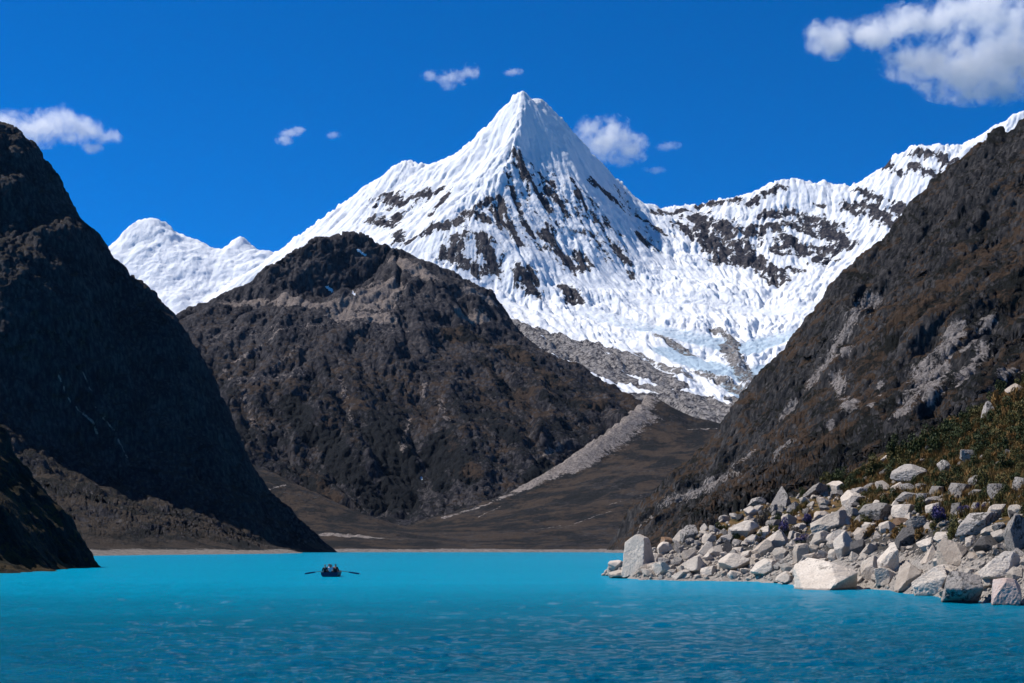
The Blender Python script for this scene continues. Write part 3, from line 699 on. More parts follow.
T = terrain(near_lines, 575, 1250, 1.4, 45, 300, 300, amp=.5, nscale=9, oct=5, n3=((2.2, .35, 4, False),), step=10, seed=8)
nse = fbm3(T.V / 3.0, 5, .6, s=83); ns2 = fbm3(T.V / 14, 4, .6, s=85); z = T.V[:, 2]
mask = np.zeros((len(T.V), 4)); mask[:, 1] = sstep(3.2, 1.6, z + nse * 1.2) * .9; mask[:, 2] = sstep(2.5, 5, z + ns2 * 2) * .8
m_slope = mountain_mat('slope_earth', .05, (.03, .028, .025), (.12, .11, .10), (.15, .09, .035), (.05, .042, .016), (.36, .32, .28))
finish(T, 'boulder_slope', mask, m_slope, kind='structure')
TS = T

# ---- materials of the stones
def granite(name, a, b, dark, lich=.5, wet=True):
    m = bpy.data.materials.new(name); t = NT(m); co = t.coord()
    oi = t.n('ShaderNodeObjectInfo')
    off = t.n('ShaderNodeVectorMath', operation='ADD'); t.l(co, off.inputs[0])
    cb = t.n('ShaderNodeCombineXYZ'); r = t.math('MULTIPLY', oi.outputs['Random'], 37.0)
    for k in range(3): t.l(r, cb.inputs[k])
    t.l(cb.outputs[0], off.inputs[1]); v = off.outputs[0]
    n1 = t.noise(v, 1.1, 5, .65); n2 = t.noise(v, 4.5, 6, .7); n3 = t.noise(v, 16, 4, .7)
    base = t.mix(t.step(n1, .32, .68), a, b)
    base = t.mix(t.math('MULTIPLY', t.step(n3, .45, .7), .6), base, tuple(c * .55 for c in a))
    vr = t.math('ADD', .72, t.math('MULTIPLY', oi.outputs['Random'], .42))
    hv = t.n('ShaderNodeHueSaturation'); t.l(base, hv.inputs['Color']); t.l(vr, hv.inputs['Value'])
    lf = t.step(t.math('ADD', n2, t.math('MULTIPLY', t.math('SUBTRACT', n1, .5), .8)), 1.0 - lich * .5 - .18, 1.0 - lich * .5 - .02)
    c = t.mix(lf, hv.outputs[0], dark)
    g = t.n('ShaderNodeNewGeometry'); sp = t.n('ShaderNodeSeparateXYZ'); t.l(g.outputs['Position'], sp.inputs[0])
    wetf = t.step(t.math('ADD', sp.outputs[2], t.math('MULTIPLY', t.math('SUBTRACT', n2, .5), .25)), .16, .05)     # wet foot at the waterline
    c = t.mix(t.math('MULTIPLY', wetf, .65), c, (.05, .05, .042))
    nb = t.bump(t.math('ADD', n2, t.math('MULTIPLY', n3, .4)), .16, .9)
    t.out(c, .85, nb, .2)
    return m
MAT = {'pale': granite('pale_granite', (.52, .44, .36), (.66, .575, .48), (.20, .17, .14), .44),
       'grey': granite('grey_granite', (.30, .265, .235), (.45, .405, .36), (.06, .056, .05), .66),
       'tan': granite('tan_granite', (.42, .34, .27), (.56, .47, .38), (.15, .12, .1), .35),
       'dark': granite('dark_granite', (.10, .09, .085), (.19, .175, .165), (.03, .03, .03), .6),
       'rust': granite('rusty_granite', (.26, .14, .07), (.36, .25, .17), (.1, .06, .04), .4),
       'pink': granite('pink_granite', (.50, .36, .30), (.60, .50, .45), (.2, .13, .11), .4)}

_ico = {}
def ico(sub):
    if sub not in _ico:
        bm = bmesh.new(); bmesh.ops.create_icosphere(bm, subdivisions=sub, radius=1)
        V = np.array([v.co[:] for v in bm.verts]); Fc = np.array([[v.index for v in f.verts] for f in bm.faces], np.int32); bm.free()
        _ico[sub] = (V / np.linalg.norm(V, axis=1)[:, None], Fc)
    return _ico[sub]

def tri_mesh(name, V, Fc, mats, smooth=True):
    me = bpy.data.meshes.new(name)
    me.vertices.add(len(V)); me.vertices.foreach_set('co', np.asarray(V, np.float32).ravel())
    k = Fc.shape[1]
    me.loops.add(Fc.size); me.loops.foreach_set('vertex_index', Fc.astype(np.int32).ravel())
    me.polygons.add(len(Fc)); me.polygons.foreach_set('loop_start', np.arange(0, Fc.size, k, dtype=np.int32))
    me.polygons.foreach_set('use_smooth', np.full(len(Fc), smooth))
    me.update(calc_edges=True)
    for m in mats: me.materials.append(m)
    return me

def stone_verts(seed, kind, sub=5, p=60):
    """a broken granite block: the soft intersection of random cleavage planes, unit half-size"""
    r = np.random.default_rng(seed)
    D, Fc = ico(sub)
    N, dist = [], []
    def add(n, d): N.append(np.array(n, float) / np.linalg.norm(n)); dist.append(d)
    if kind in ('block', 'slab', 'wedge'):
        q = np.linalg.qr(r.normal(size=(3, 3)) * .30 + np.eye(3))[0]; q *= np.sign(np.diag(q))
        for ax in q:
            add(ax, r.uniform(.72, .95)); add(-ax, r.uniform(.72, .95))
        for _ in range(8): add(r.normal(size=3), r.uniform(.74, 1.02))
        add((-.35, -.7, .6), r.uniform(.68, .85))
        if kind == 'wedge':
            a = r.uniform(-.5, .5); add((-.75, a, .75), .35); add((.2, -.8, .5), .62)
    elif kind == 'pyramid':
        for k in range(4):
            a = k * np.pi / 2 + r.uniform(-.5, .5) + .5; add((np.cos(a), np.sin(a), r.uniform(.45, .85)), r.uniform(.5, .68))
        add((0, 0, -1), .9); add((0, 0, 1), .95)
        for _ in range(3): add(r.normal(size=3), r.uniform(.8, 1))
    elif kind == 'tip':
        for n_, q_ in (((-.6, -.75, .3), .62), ((.9, -.4, .08), .62), ((.2, -.1, 1), .82), ((-.4, .1, .9), .8), ((0, 1, 0), .8), ((-1, .2, .1), .8), ((0, 0, -1), .9), ((.6, .5, .6), .9)): add(n_, q_)
    elif kind == 'ramp':
        for n_, q_ in (((-.5, -.6, .62), .42), ((.2, -.7, .68), .5), ((.7, -.55, -.42), .60), ((0, 0, -1), .85), ((-1, 0, 0), 1), ((0, 1, 0), .9), ((1, 0, .3), .95), ((.5, .1, .85), .8)): add(n_, q_)
    else:
        for _ in range(13): add(r.normal(size=3), r.uniform(.7, 1.0))
        for ax in np.eye(3): add(ax, 1); add(-ax, 1)
    N = np.array(N); dist = np.array(dist)
    s = np.maximum(D @ N.T, 0) / dist
    R = (s ** p).sum(1) ** (-1 / p)
    V = D * R[:, None]
    so = r.uniform(0, 50, 3)
    V = V * (1 + .06 * fbm3(V * 1.5 + so, 4, .6, s=3) + .045 * fbm3(V * 4 + so, 4, .6, s=5, ridged=True))[:, None]
    V -= (V.max(0) + V.min(0)) / 2
    return V / ((V.max(0) - V.min(0)) / 2), Fc

_stone_cache = {}
def stone(kind, var, mat, sub=5):
    key = (kind, var, mat, sub)
    if key not in _stone_cache:
        V, Fc = stone_verts(100 + var * 17 + len(kind), kind, sub)
        _stone_cache[key] = tri_mesh('boulder', V, Fc, [MAT[mat]], False)
    return _stone_cache[key]

LAND = []          # things others can be told by: (px, py, short name)
USED = {}
def relation(px, py, skip=0, far=70):
    c = sorted(LAND, key=lambda l: math.hypot(l[0] - px, (l[1] - py) * 1.3))
    c = [l for l in c if math.hypot(l[0] - px, (l[1] - py) * 1.3) > 5]
    l = c[min(skip, len(c) - 1)]
    dx, dy = px - l[0], (py - l[1]) * 1.2
    a = math.degrees(math.atan2(-dy, dx)) % 360
    w = ['right of', 'above and right of', 'above', 'above and left of', 'left of', 'below and left of', 'below', 'below and right of'][int((a + 22.5) // 45) % 8]
    return w + ' ' + l[2], math.hypot(dx, dy)
def unique_label(head, px, py):
    for s in range(5):
        r, d = relation(px, py, s)
        lab = f"{head} {'just ' if d < 14 else ''}{r}"
        if lab not in USED and len(lab.split()) <= 16:
            USED[lab] = 1; return lab
    for s in range(5):
        for s2 in range(s + 1, 8):
            lab = f"{head} {relation(px, py, s)[0]}, {relation(px, py, s2)[0]}"
            if lab not in USED and len(lab.split()) <= 16:
                USED[lab] = 1; return lab
    return f"{head} {relation(px, py)[0]}"

def put_stone(px, pyb, w, h, kind, var, mat, label, sub=5, yaw=None, tilt=(0, 0), depth=None, sink=.16, group=None, name='boulder', water=False):
    """px: middle, pyb: foot in the picture, w, h: size in the picture"""
    P = hit(TS, px, pyb) if not water else np.array(W(px, pyb, CH * F / (pyb - HY)))
    Y = P[1]; sx, sz = w * Y / F / 2, h * Y / F / 2
    sy = (depth or random.uniform(.8, 1.15)) * sx
    me = stone(kind, var, mat, sub)
    o = bpy.data.objects.new(name, me); COL.objects.link(o)
    sz *= 1 + sink
    o.scale = (sx, sy, sz)
    o.rotation_euler = (tilt[0], tilt[1], random.uniform(-1.05, -.35) if yaw is None else yaw)
    dxy = np.array([P[0], P[1]]) / math.hypot(P[0], P[1])
    c = P[:2] + dxy * sy * .55
    o.location = (c[0], c[1], P[2] + sz - 2 * sz * sink)
    o['label'] = label; o['category'] = 'boulder'
    o['group'] = group or 'granite boulders heaped along the right shore'
    USED[label] = 1
    return o

HERO = [  # px, foot, w, h, kind, var, mat, label, short name, extra
    (640, 571, 37, 38, 'tip', 1, 'pale', 'big pale square block standing alone at the tip of the boulder point', 'the square tip block', dict(yaw=0, sub=5)),
    (625, 578, 40, 9, 'slab', 2, 'pale', 'low flat pale slab lying in the water under the square tip block', 'the low tip slab', dict(water=True)),
    (617, 569, 14, 9, 'round', 3, 'pale', 'small pale stone left of the square tip block, above the low slab', 'the little tip stone', {}),
    (667, 545, 15, 8, 'round', 4, 'rust', 'rust brown cap stone behind the right shoulder of the square tip block', 'the rusty cap stone', {}),
    (690, 541, 21, 17, 'block', 5, 'grey', 'pale grey block with an overhang on the skyline of the point', 'the skyline overhang block', {}),
    (705, 557, 20, 15, 'wedge', 6, 'pale', 'pale angular block with a black shaded right face', 'the black faced block', {}),
    (727, 555, 18, 14, 'pyramid', 7, 'dark', 'dark brown angular boulder beside the black faced pale block', 'the dark brown boulder', {}),
    (742, 541, 33, 20, 'wedge', 8, 'pale', 'broad pale boulder with a notch, below the round dry bush', 'the notched pale boulder', {}),
    (664, 556, 20, 12, 'slab', 9, 'pale', 'leaning pale slab right of the square tip block', 'the leaning pale slab', {}),
    (692, 573, 28, 17, 'wedge', 10, 'pale', 'pale sloping boulder with a dark hollow near the waterline of the point', 'the hollow sloping boulder', {}),
    (734, 572, 36, 18, 'slab', 11, 'pale', 'wide light boulder with a small dark hole above the waterline', 'the holed light boulder', {}),
    (764, 557, 27, 16, 'wedge', 12, 'tan', 'tan wedge shaped boulder shaded on its right side', 'the tan wedge', {}),
    (764, 575, 28, 17, 'block', 13, 'pale', 'light brown rounded block below the tan wedge boulder', 'the light brown block', {}),
    (800, 563, 19, 20, 'block', 14, 'tan', 'upright tan block left above the great waterline wedge', 'the upright tan block', {}),
    (832, 590, 66, 33, 'ramp', 15, 'pale', 'great pale wedge at the waterline with a dark undercut right end', 'the great waterline wedge', dict(water=True, sub=5, yaw=0)),
    (822, 546, 24, 15, 'slab', 16, 'pale', 'flat topped white slab tilted to the left above the great wedge', 'the tilted white slab', dict(tilt=(0, -.25))),
    (844, 558, 21, 25, 'slab', 17, 'pale', 'steep light slab leaning left beside a grey upright stone', 'the steep leaning slab', dict(tilt=(0, -.4))),
    (858, 556, 15, 17, 'block', 18, 'dark', 'dark upright stone right of the steep leaning slab', 'the dark upright stone', {}),
    (878, 523, 34, 20, 'slab', 19, 'grey', 'grey overhanging boulder with a black hollow among the upper shrubs', 'the black hollow boulder', dict(sub=5)),
    (830, 533, 40, 18, 'slab', 20, 'pale', 'long light boulder sloping down to the left amid grass', 'the long sloping boulder', dict(tilt=(0, -.3))),
    (823, 522, 18, 11, 'round', 21, 'tan', 'small tan boulder on the slope above the long sloping boulder', 'the upper tan boulder', {}),
    (782, 508, 22, 21, 'pyramid', 22, 'grey', 'tall grey peaked boulder on the skyline beside dark bushes', 'the peaked grey boulder', {}),
    (759, 508, 20, 10, 'slab', 23, 'grey', 'low grey slab on the skyline left of the peaked grey boulder', 'the skyline grey slab', {}),
    (890, 575, 24, 34, 'slab', 24, 'pale', 'tall smooth white slab standing in the middle of the bank', 'the tall white slab', dict(sub=5, tilt=(-.2, .1))),
    (872, 581, 22, 24, 'block', 25, 'pale', 'pale block leaning on the left of the tall white slab', 'the pale leaning block', {}),
    (909, 588, 30, 27, 'ramp', 26, 'tan', 'tan boulder undercut by a black cave at the waterline', 'the black cave boulder', dict(sub=5)),
    (931, 596, 46, 32, 'wedge', 27, 'pale', 'long pale ramp of rock sliding into the water', 'the long pale ramp', dict(sub=5, water=True)),
    (962, 603, 42, 33, 'block', 28, 'grey', 'massive grey fronted block with a dark crack at the waterline', 'the massive grey block', dict(sub=5, water=True, yaw=-.3)),
    (1006, 606, 38, 29, 'block', 29, 'pink', 'pinkish orange boulder with a dark base at the waterline', 'the pink boulder', dict(sub=5, water=True)),
    (957, 562, 31, 24, 'ramp', 30, 'tan', 'smooth tan block in the middle of the right bank', 'the smooth tan block', dict(sub=5, yaw=.2)),
    (975, 536, 34, 24, 'round', 31, 'grey', 'big lichen covered grey boulder below the purple flowers', 'the lichened grey boulder', dict(sub=5)),
    (1018, 553, 24, 38, 'block', 32, 'grey', 'tall grey block with white streaks at the right edge', 'the tall edge block', dict(sub=5)),
    (987, 553, 26, 17, 'round', 33, 'dark', 'dark brown boulder right of the smooth tan block', 'the dark bank boulder', {}),
    (996, 520, 18, 16, 'round', 34, 'pale', 'rounded light boulder right of the purple flowers', 'the rounded light boulder', {}),
    (999, 583, 38, 31, 'wedge', 35, 'pale', 'large pale boulder above the pink boulder', 'the large pale boulder', dict(sub=5)),
    (988, 590, 20, 16, 'wedge', 36, 'pale', 'pale wedge between the massive grey block and the pink boulder', 'the pale gap wedge', {}),
    (918, 533, 24, 15, 'round', 37, 'grey', 'mottled grey boulder left below the purple bush', 'the mottled grey boulder', {}),
    (905, 549, 20, 24, 'slab', 38, 'dark', 'dark slanting slab above the tall white slab', 'the dark slanting slab', dict(tilt=(0, .35))),
    (926, 551, 21, 14, 'block', 39, 'pale', 'pale cube shaped stone left of the smooth tan block', 'the pale cube stone', {}),
    (928, 562, 21, 17, 'pyramid', 40, 'tan', 'brown shaded pointed boulder under the pale cube stone', 'the pointed brown boulder', {}),
    (946, 580, 32, 14, 'slab', 41, 'pale', 'white flat slab above the massive grey block', 'the white flat slab', {}),
    (911, 484, 36, 20, 'block', 42, 'grey', 'large grey outcrop stone at the lower edge of the golden grass', 'the grass edge stone', dict(sub=5)),
    (944, 474, 16, 14, 'block', 43, 'grey', 'pale grey block in the shrubs right of the large outcrop stone', 'the shrub block', {}),
    (969, 463, 18, 13, 'round', 44, 'grey', 'grey speckled boulder in the middle of the green shrubs', 'the speckled shrub boulder', {}),
    (988, 418, 16, 17, 'pyramid', 45, 'grey', 'pointed grey rock alone high in the golden grass', 'the lone pointed rock', {}),
    (1018, 398, 24, 14, 'slab', 46, 'tan', 'brownish rock ledge at the right edge high on the slope', 'the high edge ledge', {}),
    (997, 503, 18, 17, 'round', 47, 'grey', 'grey boulder among green bushes above the rounded light boulder', 'the bush grey boulder', {}),
    (976, 492, 14, 14, 'block', 48, 'grey', 'narrow grey stone among dark green bushes', 'the narrow bush stone', {}),
    (908, 503, 24, 12, 'slab', 49, 'grey', 'flat grey slab under the large outcrop stone', 'the flat grey slab', {}),
    (860, 497, 26, 10, 'slab', 50, 'grey', 'long grey slab at the top of the boulder field', 'the top grey slab', {}),
    (1019, 497, 14, 16, 'block', 51, 'grey', 'grey block at the right edge among bushes', 'the edge bush block', {}),
]
for px, pb, w, h, kind, var, mat, label, short, kw in HERO:
    put_stone(px, pb, w, h, kind, var, mat, label, **kw)
    LAND.append((px, pb - h / 2, short))

# ---- plants
def leaf_mat(name, cols, bloom=None, frac=.3):
    m = bpy.data.materials.new(name); t = NT(m); co = t.coord()
    n = t.noise(co, 7, 3, .6); n2 = t.noise(co, 2.2, 3, .6)
    c = t.mix(t.step(n, .35, .65), cols[0], cols[1])
    if bloom:
        sp = t.n('ShaderNodeSeparateXYZ'); t.l(co, sp.inputs[0])
        c = t.mix(t.math('MULTIPLY', t.step(t.math('ADD', sp.outputs[2], t.math('MULTIPLY', n, .6)), .62, .95), t.step(n2, .3, .5)), c, bloom)
    b = t.out(c, .7, None, .25)
    return m
LEAF = {'green': leaf_mat('dark_green_leaves', ((.022, .034, .009), (.055, .066, .016))),
        'olive': leaf_mat('olive_leaves', ((.06, .06, .016), (.13, .105, .028))),
        'gold': leaf_mat('golden_stems', ((.15, .08, .022), (.30, .17, .05))),
        'dry': leaf_mat('dry_grey_twigs', ((.07, .06, .05), (.13, .11, .09))),
        'lupin': leaf_mat('lupin_leaves', ((.03, .04, .024), (.06, .07, .045)), (.075, .058, .16)),
        'bark': leaf_mat('twig_bark', ((.04, .03, .02), (.07, .05, .035)))}

def bush_parts(seed, n=900, spiky=0.0):
    """foliage: many small leaf faces in lumpy clumps; stems: a few forked tapered rods"""
    r = np.random.default_rng(seed)
    K = r.integers(7, 12)
    cc = r.normal(size=(K, 3)) * (.42, .42, .26) + (0, 0, .5); cc[:, 2] = np.clip(cc[:, 2], .22, .85)
    rad = r.uniform(.2, .42, K)
    k = r.integers(0, K, n); d = r.normal(size=(n, 3)); d /= np.linalg.norm(d, axis=1)[:, None]
    P = cc[k] + d * (rad[k] * r.uniform(.55, 1.05, n))[:, None]
    P = P[P[:, 2] > .02]; n = len(P)
    s = r.uniform(.035, .085, n)[:, None]
    a = r.normal(size=(n, 3)); a[:, 2] += spiky * 3; a /= np.linalg.norm(a, axis=1)[:, None]
    b = np.cross(a, r.normal(size=(n, 3))); b /= np.linalg.norm(b, axis=1)[:, None]
    ln = 1.5 + spiky
    V = np.stack([P - a * s * ln, P + b * s * .6, P + a * s * ln, P - b * s * .6], 1).reshape(-1, 3)
    Fc = np.arange(4 * n, dtype=np.int32).reshape(-1, 4)
    SV, SF = [], []
    for c in cc:
        A = np.array([r.uniform(-.08, .08), r.uniform(-.08, .08), -.12]); M = (A + c) / 2 + r.normal(size=3) * .05
        for p, q, ra, rb in ((A, M, .035, .024), (M, c, .024, .010)):
            o = len(SV)
            for pt, rr in ((p, ra), (q, rb)):
                for j in range(5): SV.append(pt + rr * np.array([math.cos(j * 1.2566), math.sin(j * 1.2566), 0]))
            for j in range(5): SF.append((o + j, o + (j + 1) % 5, o + 5 + (j + 1) % 5, o + 5 + j))
    return V, Fc, np.array(SV), np.array(SF, np.int32)
_bush = {}
def bush_mesh(kind, var):
    if (kind, var) not in _bush:
        V, Fc, SV, SF = bush_parts(500 + var * 7 + len(kind), 1100, .9 if kind == 'gold' else (.3 if kind == 'lupin' else 0))
        _bush[kind, var] = (tri_mesh('foliage', V, Fc, [LEAF[kind]], False), tri_mesh('stems', SV, SF, [LEAF['bark']]))
    return _bush[kind, var]
def put_bush(px, pyb, w, h, kind, var, label, cat='bush', name='bush', group='low bushes on the boulder slope'):
    P = hit(TS, px, pyb); Y = P[1]
    e = bpy.data.objects.new(name, None); COL.objects.link(e); e.empty_display_size = .2
    e.location = (P[0], P[1] + .3 * w * Y / F, P[2] - .05)
    s = w * Y / F / 2 * .95; e.scale = (s, s, h * Y / F * .95); e.rotation_euler = (0, 0, random.uniform(0, 6.28))
    fo, stm_ = bush_mesh(kind, var)
    link('foliage', fo, e); link('stems', stm_, e)
    e['label'] = label; e['category'] = cat; e['group'] = group; USED[label] = 1
    return e
LUP = [(786, 539, 24, 19, 'lupin', 1, 'round green bush tipped with purple flowers among the pale boulders', 'the purple tipped bush'),
       (804, 545, 17, 10, 'lupin', 2, 'low grey green flowering cushion right below the purple tipped bush', 'the low flowering cushion'),
       (765, 528, 21, 16, 'dry', 3, 'round dry grey bush above the notched pale boulder', 'the round dry bush'),
       (807, 527, 15, 14, 'lupin', 4, 'small grey green bush behind the purple tipped bush', 'the small grey green bush'),
       (943, 526, 22, 19, 'lupin', 5, 'big deep purple flowering bush above the smooth tan block', 'the deep purple bush'),
       (970, 516, 20, 10, 'lupin', 6, 'spreading purple flowers behind the lichen covered grey boulder', 'the spreading purple flowers'),
       (985, 513, 14, 11, 'lupin', 7, 'small purple flower clump left of the rounded light boulder', 'the small purple clump'),
       (1004, 509, 20, 17, 'olive', 8, 'olive green bush behind the rounded light boulder', 'the olive edge bush')]
for px, pb, w, h, kind, var, label, short in LUP:
    put_bush(px, pb, w, h, kind, var, label, 'flowering bush' if kind == 'lupin' else 'bush', 'flowering_bush' if kind == 'lupin' else 'bush', 'purple flowering bushes among the boulders' if kind == 'lupin' else 'low bushes on the boulder slope')
    LAND.append((px, pb - h / 2, short))

# ---- the rest of the boulders, thrown on the bank big ones first
taken = [(h[0], h[1] - h[3] / 2, h[2] * .5, h[3] * .5) for h in HERO] + [(b[0], b[1] - b[3] / 2, b[2] * .45, b[3] * .45) for b in LUP]
def free(px, py, rx, ry, k):
    return all(((px - a) / (rx + c)) ** 2 + ((py - b) / (ry + d)) ** 2 > k for a, b, c, d in taken)
wlx = [606, 640, 700, 760, 800, 850, 862, 900, 950, 1024]; wly = [577, 579.8, 580.5, 582, 586.5, 589, 588.7, 592.2, 599, 605.8]
topx = [606, 640, 660, 700, 730, 760, 800, 850, 900, 950, 1030]; topy = [574, 562, 550, 531, 521, 508, 500, 484, 484, 494, 498]
R_ = random.Random(7)
nb_ = 0
SHORT = {'pale': 'pale', 'grey': 'grey', 'tan': 'tan', 'dark': 'dark', 'rust': 'rusty', 'pink': 'pinkish'}
SHAPE = {'block': 'blocky', 'slab': 'flat', 'wedge': 'wedge shaped', 'pyramid': 'pointed', 'round': 'rounded'}
def stone_label(px, py, w, mat, kind):
    size = 'medium' if w > 15 else ('small' if w > 9 else 'tiny')
    return unique_label(f'{size} {SHORT[mat]} {SHAPE[kind]} boulder', px, py)
for lo, hi, tries, k in ((14, 22, 2500, .44), (9, 14, 5000, .40), (6, 9, 6000, .40)):
    for _ in range(tries):
        if nb_ >= (62 if lo == 14 else 165 if lo == 9 else 238): break
        px = R_.uniform(612, 1026)
        a, b = np.interp(px, topx, topy), np.interp(px, wlx, wly)
        py = a + (b - a) * R_.random() ** .8
        w = R_.uniform(lo, hi) * (.8 if px < 760 else 1); h = w * R_.uniform(.5, .85)
        if not free(px, py - h / 2, w / 2, h / 2, k): continue
        low = (py - a) / (b - a + 1e-6)
        mat = R_.choices(['pale', 'grey', 'tan', 'dark', 'rust'], [.66, .1, .2, .03, .01] if low > .4 else [.34, .46, .1, .08, .02])[0]
        kind = R_.choices(['block', 'slab', 'wedge', 'pyramid', 'round'], [.28, .25, .22, .12, .13])[0]
        put_stone(px, py, w, h, kind, R_.randrange(60, 64), mat, stone_label(px, py - h / 2, w, mat, kind), tilt=(R_.uniform(-.25, .25), R_.uniform(-.3, .3)), yaw=R_.choice([-1, -1, -1, 2]) * R_.uniform(.3, 1.1), sink=.2)
        taken.append((px, py - h / 2, w / 2, h / 2)); nb_ += 1
# a few lying higher up among the grass and bushes
n2_ = 0
for _ in range(600):
    if n2_ >= 12: break
    px = R_.uniform(800, 1026); a = np.interp(px, [800, 850, 900, 960, 1026], [494, 475, 452, 440, 425]); b = np.interp(px, topx, topy)
    py = a + (b - a) * R_.random() ** .45
    w = R_.uniform(4, 12); h = w * R_.uniform(.5, .9)
    if not free(px, py - h / 2, w / 2, h / 2, 1.0): continue
    mat = R_.choices(['pale', 'grey', 'dark'], [.05, .5, .45])[0]; kind = R_.choice(['block', 'slab', 'wedge', 'pyramid', 'round'])
    put_stone(px, py, w, h, kind, R_.randrange(60, 64), mat, stone_label(px, py - h / 2, w, mat, kind), tilt=(R_.uniform(-.25, .25), R_.uniform(-.3, .3)), yaw=R_.choice([-1, -1, -1, 2]) * R_.uniform(.3, 1.1), sink=.2, group='grey boulders among the bushes and grass')
    taken.append((px, py - h / 2, w / 2, h / 2)); n2_ += 1

# ---- rubble between the boulders: one mass of small stones
def scatter(n, seed, fn):
    r = np.random.default_rng(seed); out = []
    while len(out) < n:
        px = r.uniform(600, 1060); a = np.interp(px, topx + [1070], topy + [505]); b = np.interp(px, wlx + [1070], wly + [611])
        q = fn(r, px, a, b)
        if q is not None: out.append(q)
    return out
RV, RF, off = [], [], 0
base = [stone_verts(900 + k, 'block', 2) for k in range(8)]
for px, py, w in scatter(2600, 4, lambda r, px, a, b: (px, a - 6 + (b - a + 5) * r.random() ** .7, r.uniform(1.5, 5.5))):
    P = hit(TS, px, py); V, Fc = base[int(px * 7) % 8]
    s = w * P[1] / F / 2; a = px * 13.7
    Rm = np.array(Euler((a, a * 1.7, a * .6)).to_matrix())
    RV.append((V * (s, s * .8, s * .7)) @ Rm.T + P + (0, 0, s * .25)); RF.append(Fc + off); off += len(V)
link('rubble', tri_mesh('rubble', np.vstack(RV), np.vstack(RF), [MAT['pale']]), kind='stuff', label='small pale stones filling the gaps between the boulders')

# ---- bushes
KINDS = {'green': 'dark green', 'olive': 'olive green', 'gold': 'golden brown', 'dry': 'dry grey'}
nb2 = 0
zones = [((785, 875), (474, 500), ['green'] * 5 + ['olive']), ((860, 1028), (436, 524), ['green'] * 9 + ['olive'] * 3), ((855, 1028), (400, 470), ['gold'] * 4 + ['olive'] * 3 + ['green'] * 2),
         ((700, 800), (512, 545), ['green', 'olive', 'gold', 'dry']), ((850, 960), (515, 540), ['gold', 'gold', 'olive']), ((900, 1028), (380, 440), ['gold'] * 3 + ['olive'] * 2)]
counts = [26, 70, 40, 16, 14, 24]
for (zx, zy, kinds), cnt in zip(zones, counts):
    c = 0
    for _ in range(1500):
        if c >= cnt: break
        px = R_.uniform(*zx); py = R_.uniform(*zy)
        crest = np.interp(px, [608, 660, 740, 800, 850, 900, 960, 1024], [572, 547, 513, 497, 476, 450, 422, 385])
        if py < crest + 3: continue
        w = R_.uniform(12, 28) * (.65 if px < 800 else 1); h = w * R_.uniform(.6, .9)
        if not free(px, py - h / 2, w / 2, h / 2, .26): continue
        kd = R_.choice(kinds)
        size = 'large' if w > 18 else ('small' if w < 12 else 'medium')
        put_bush(px, py, w, h, kd, R_.randrange(4), unique_label(f'{size} {KINDS[kd]} bush', px, py - h / 2), group='low bushes on the boulder slope')
        taken.append((px, py - h / 2, w / 2, h / 2)); c += 1

# ---- tussock grass: one mass
GV, GC = [], []
r = np.random.default_rng(77)
n = 8200
px = r.uniform(700, 1150, n * 3); tcr = np.interp(px, [608, 660, 740, 800, 850, 900, 960, 1024, 1150], [572, 547, 513, 497, 476, 450, 422, 385, 300])
bot = np.interp(px, topx + [1150], topy + [500]) + 24
py = tcr + 2 + (bot - tcr) * r.random(n * 3) ** 1.3
keep = (fbm2(px / 14, py / 9, 3, s=71) + np.where(px > 845, .28, -.1) - np.clip((py - 480) / 120, -.1, .5) > .0)
px, py = px[keep][:n], py[keep][:n]
for a, b in zip(px, py):
    P = hit(TS, a, b); s = r.uniform(.35, .9)
    m = 16
    th = r.uniform(0, 6.28, m); le = r.uniform(.2, .75, m) * s; hh = s * r.uniform(.6, 1.1, m)
    bx = P[0] + r.normal(size=m) * .12 * s; by = P[1] + r.normal(size=m) * .12 * s; bz = np.full(m, P[2] - .05)
    wv = .045
    tip = np.stack([bx + np.cos(th) * le, by + np.sin(th) * le, bz + hh], 1)
    l = np.stack([bx - np.sin(th) * wv, by + np.cos(th) * wv, bz], 1); q = np.stack([bx + np.sin(th) * wv, by - np.cos(th) * wv, bz], 1)
    GV.append(np.stack([l, q, tip], 1).reshape(-1, 3))
GV = np.vstack(GV)
mg = bpy.data.materials.new('tussock_grass'); t = NT(mg); co = t.coord()
t.out(t.mix(t.step(t.noise(co, .35, 4, .65), .38, .62), (.27, .155, .05), (.10, .08, .022)), .7, None, .2)
link('grass', tri_mesh('grass', GV, np.arange(len(GV), dtype=np.int32).reshape(-1, 3), [mg], False), kind='stuff', label='golden brown tussock grass covering the slope')
# ================================================================== THE ROWING BOAT
def plain(name, c, rough=.6, spec=.3, var=.25, scale=9):
    m = bpy.data.materials.new(name); t = NT(m); co = t.coord(); n = t.noise(co, scale, 4, .6)
    t.out(t.mix(n, tuple(v * (1 - var) for v in c), tuple(min(1, v * (1 + var)) for v in c)), rough, None, spec); return m
M_hull = plain('dark_blue_paint', (.012, .022, .07), .45); M_wood = plain('weathered_wood', (.10, .07, .045)); M_oar = plain('blue_oar_paint', (.015, .03, .10), .5)
M_tip = plain('white_oar_tip', (.7, .7, .7)); M_skin = plain('skin', (.36, .20, .13), .6, .3, .08); M_hair = plain('dark_hair', (.012, .010, .009), .5)

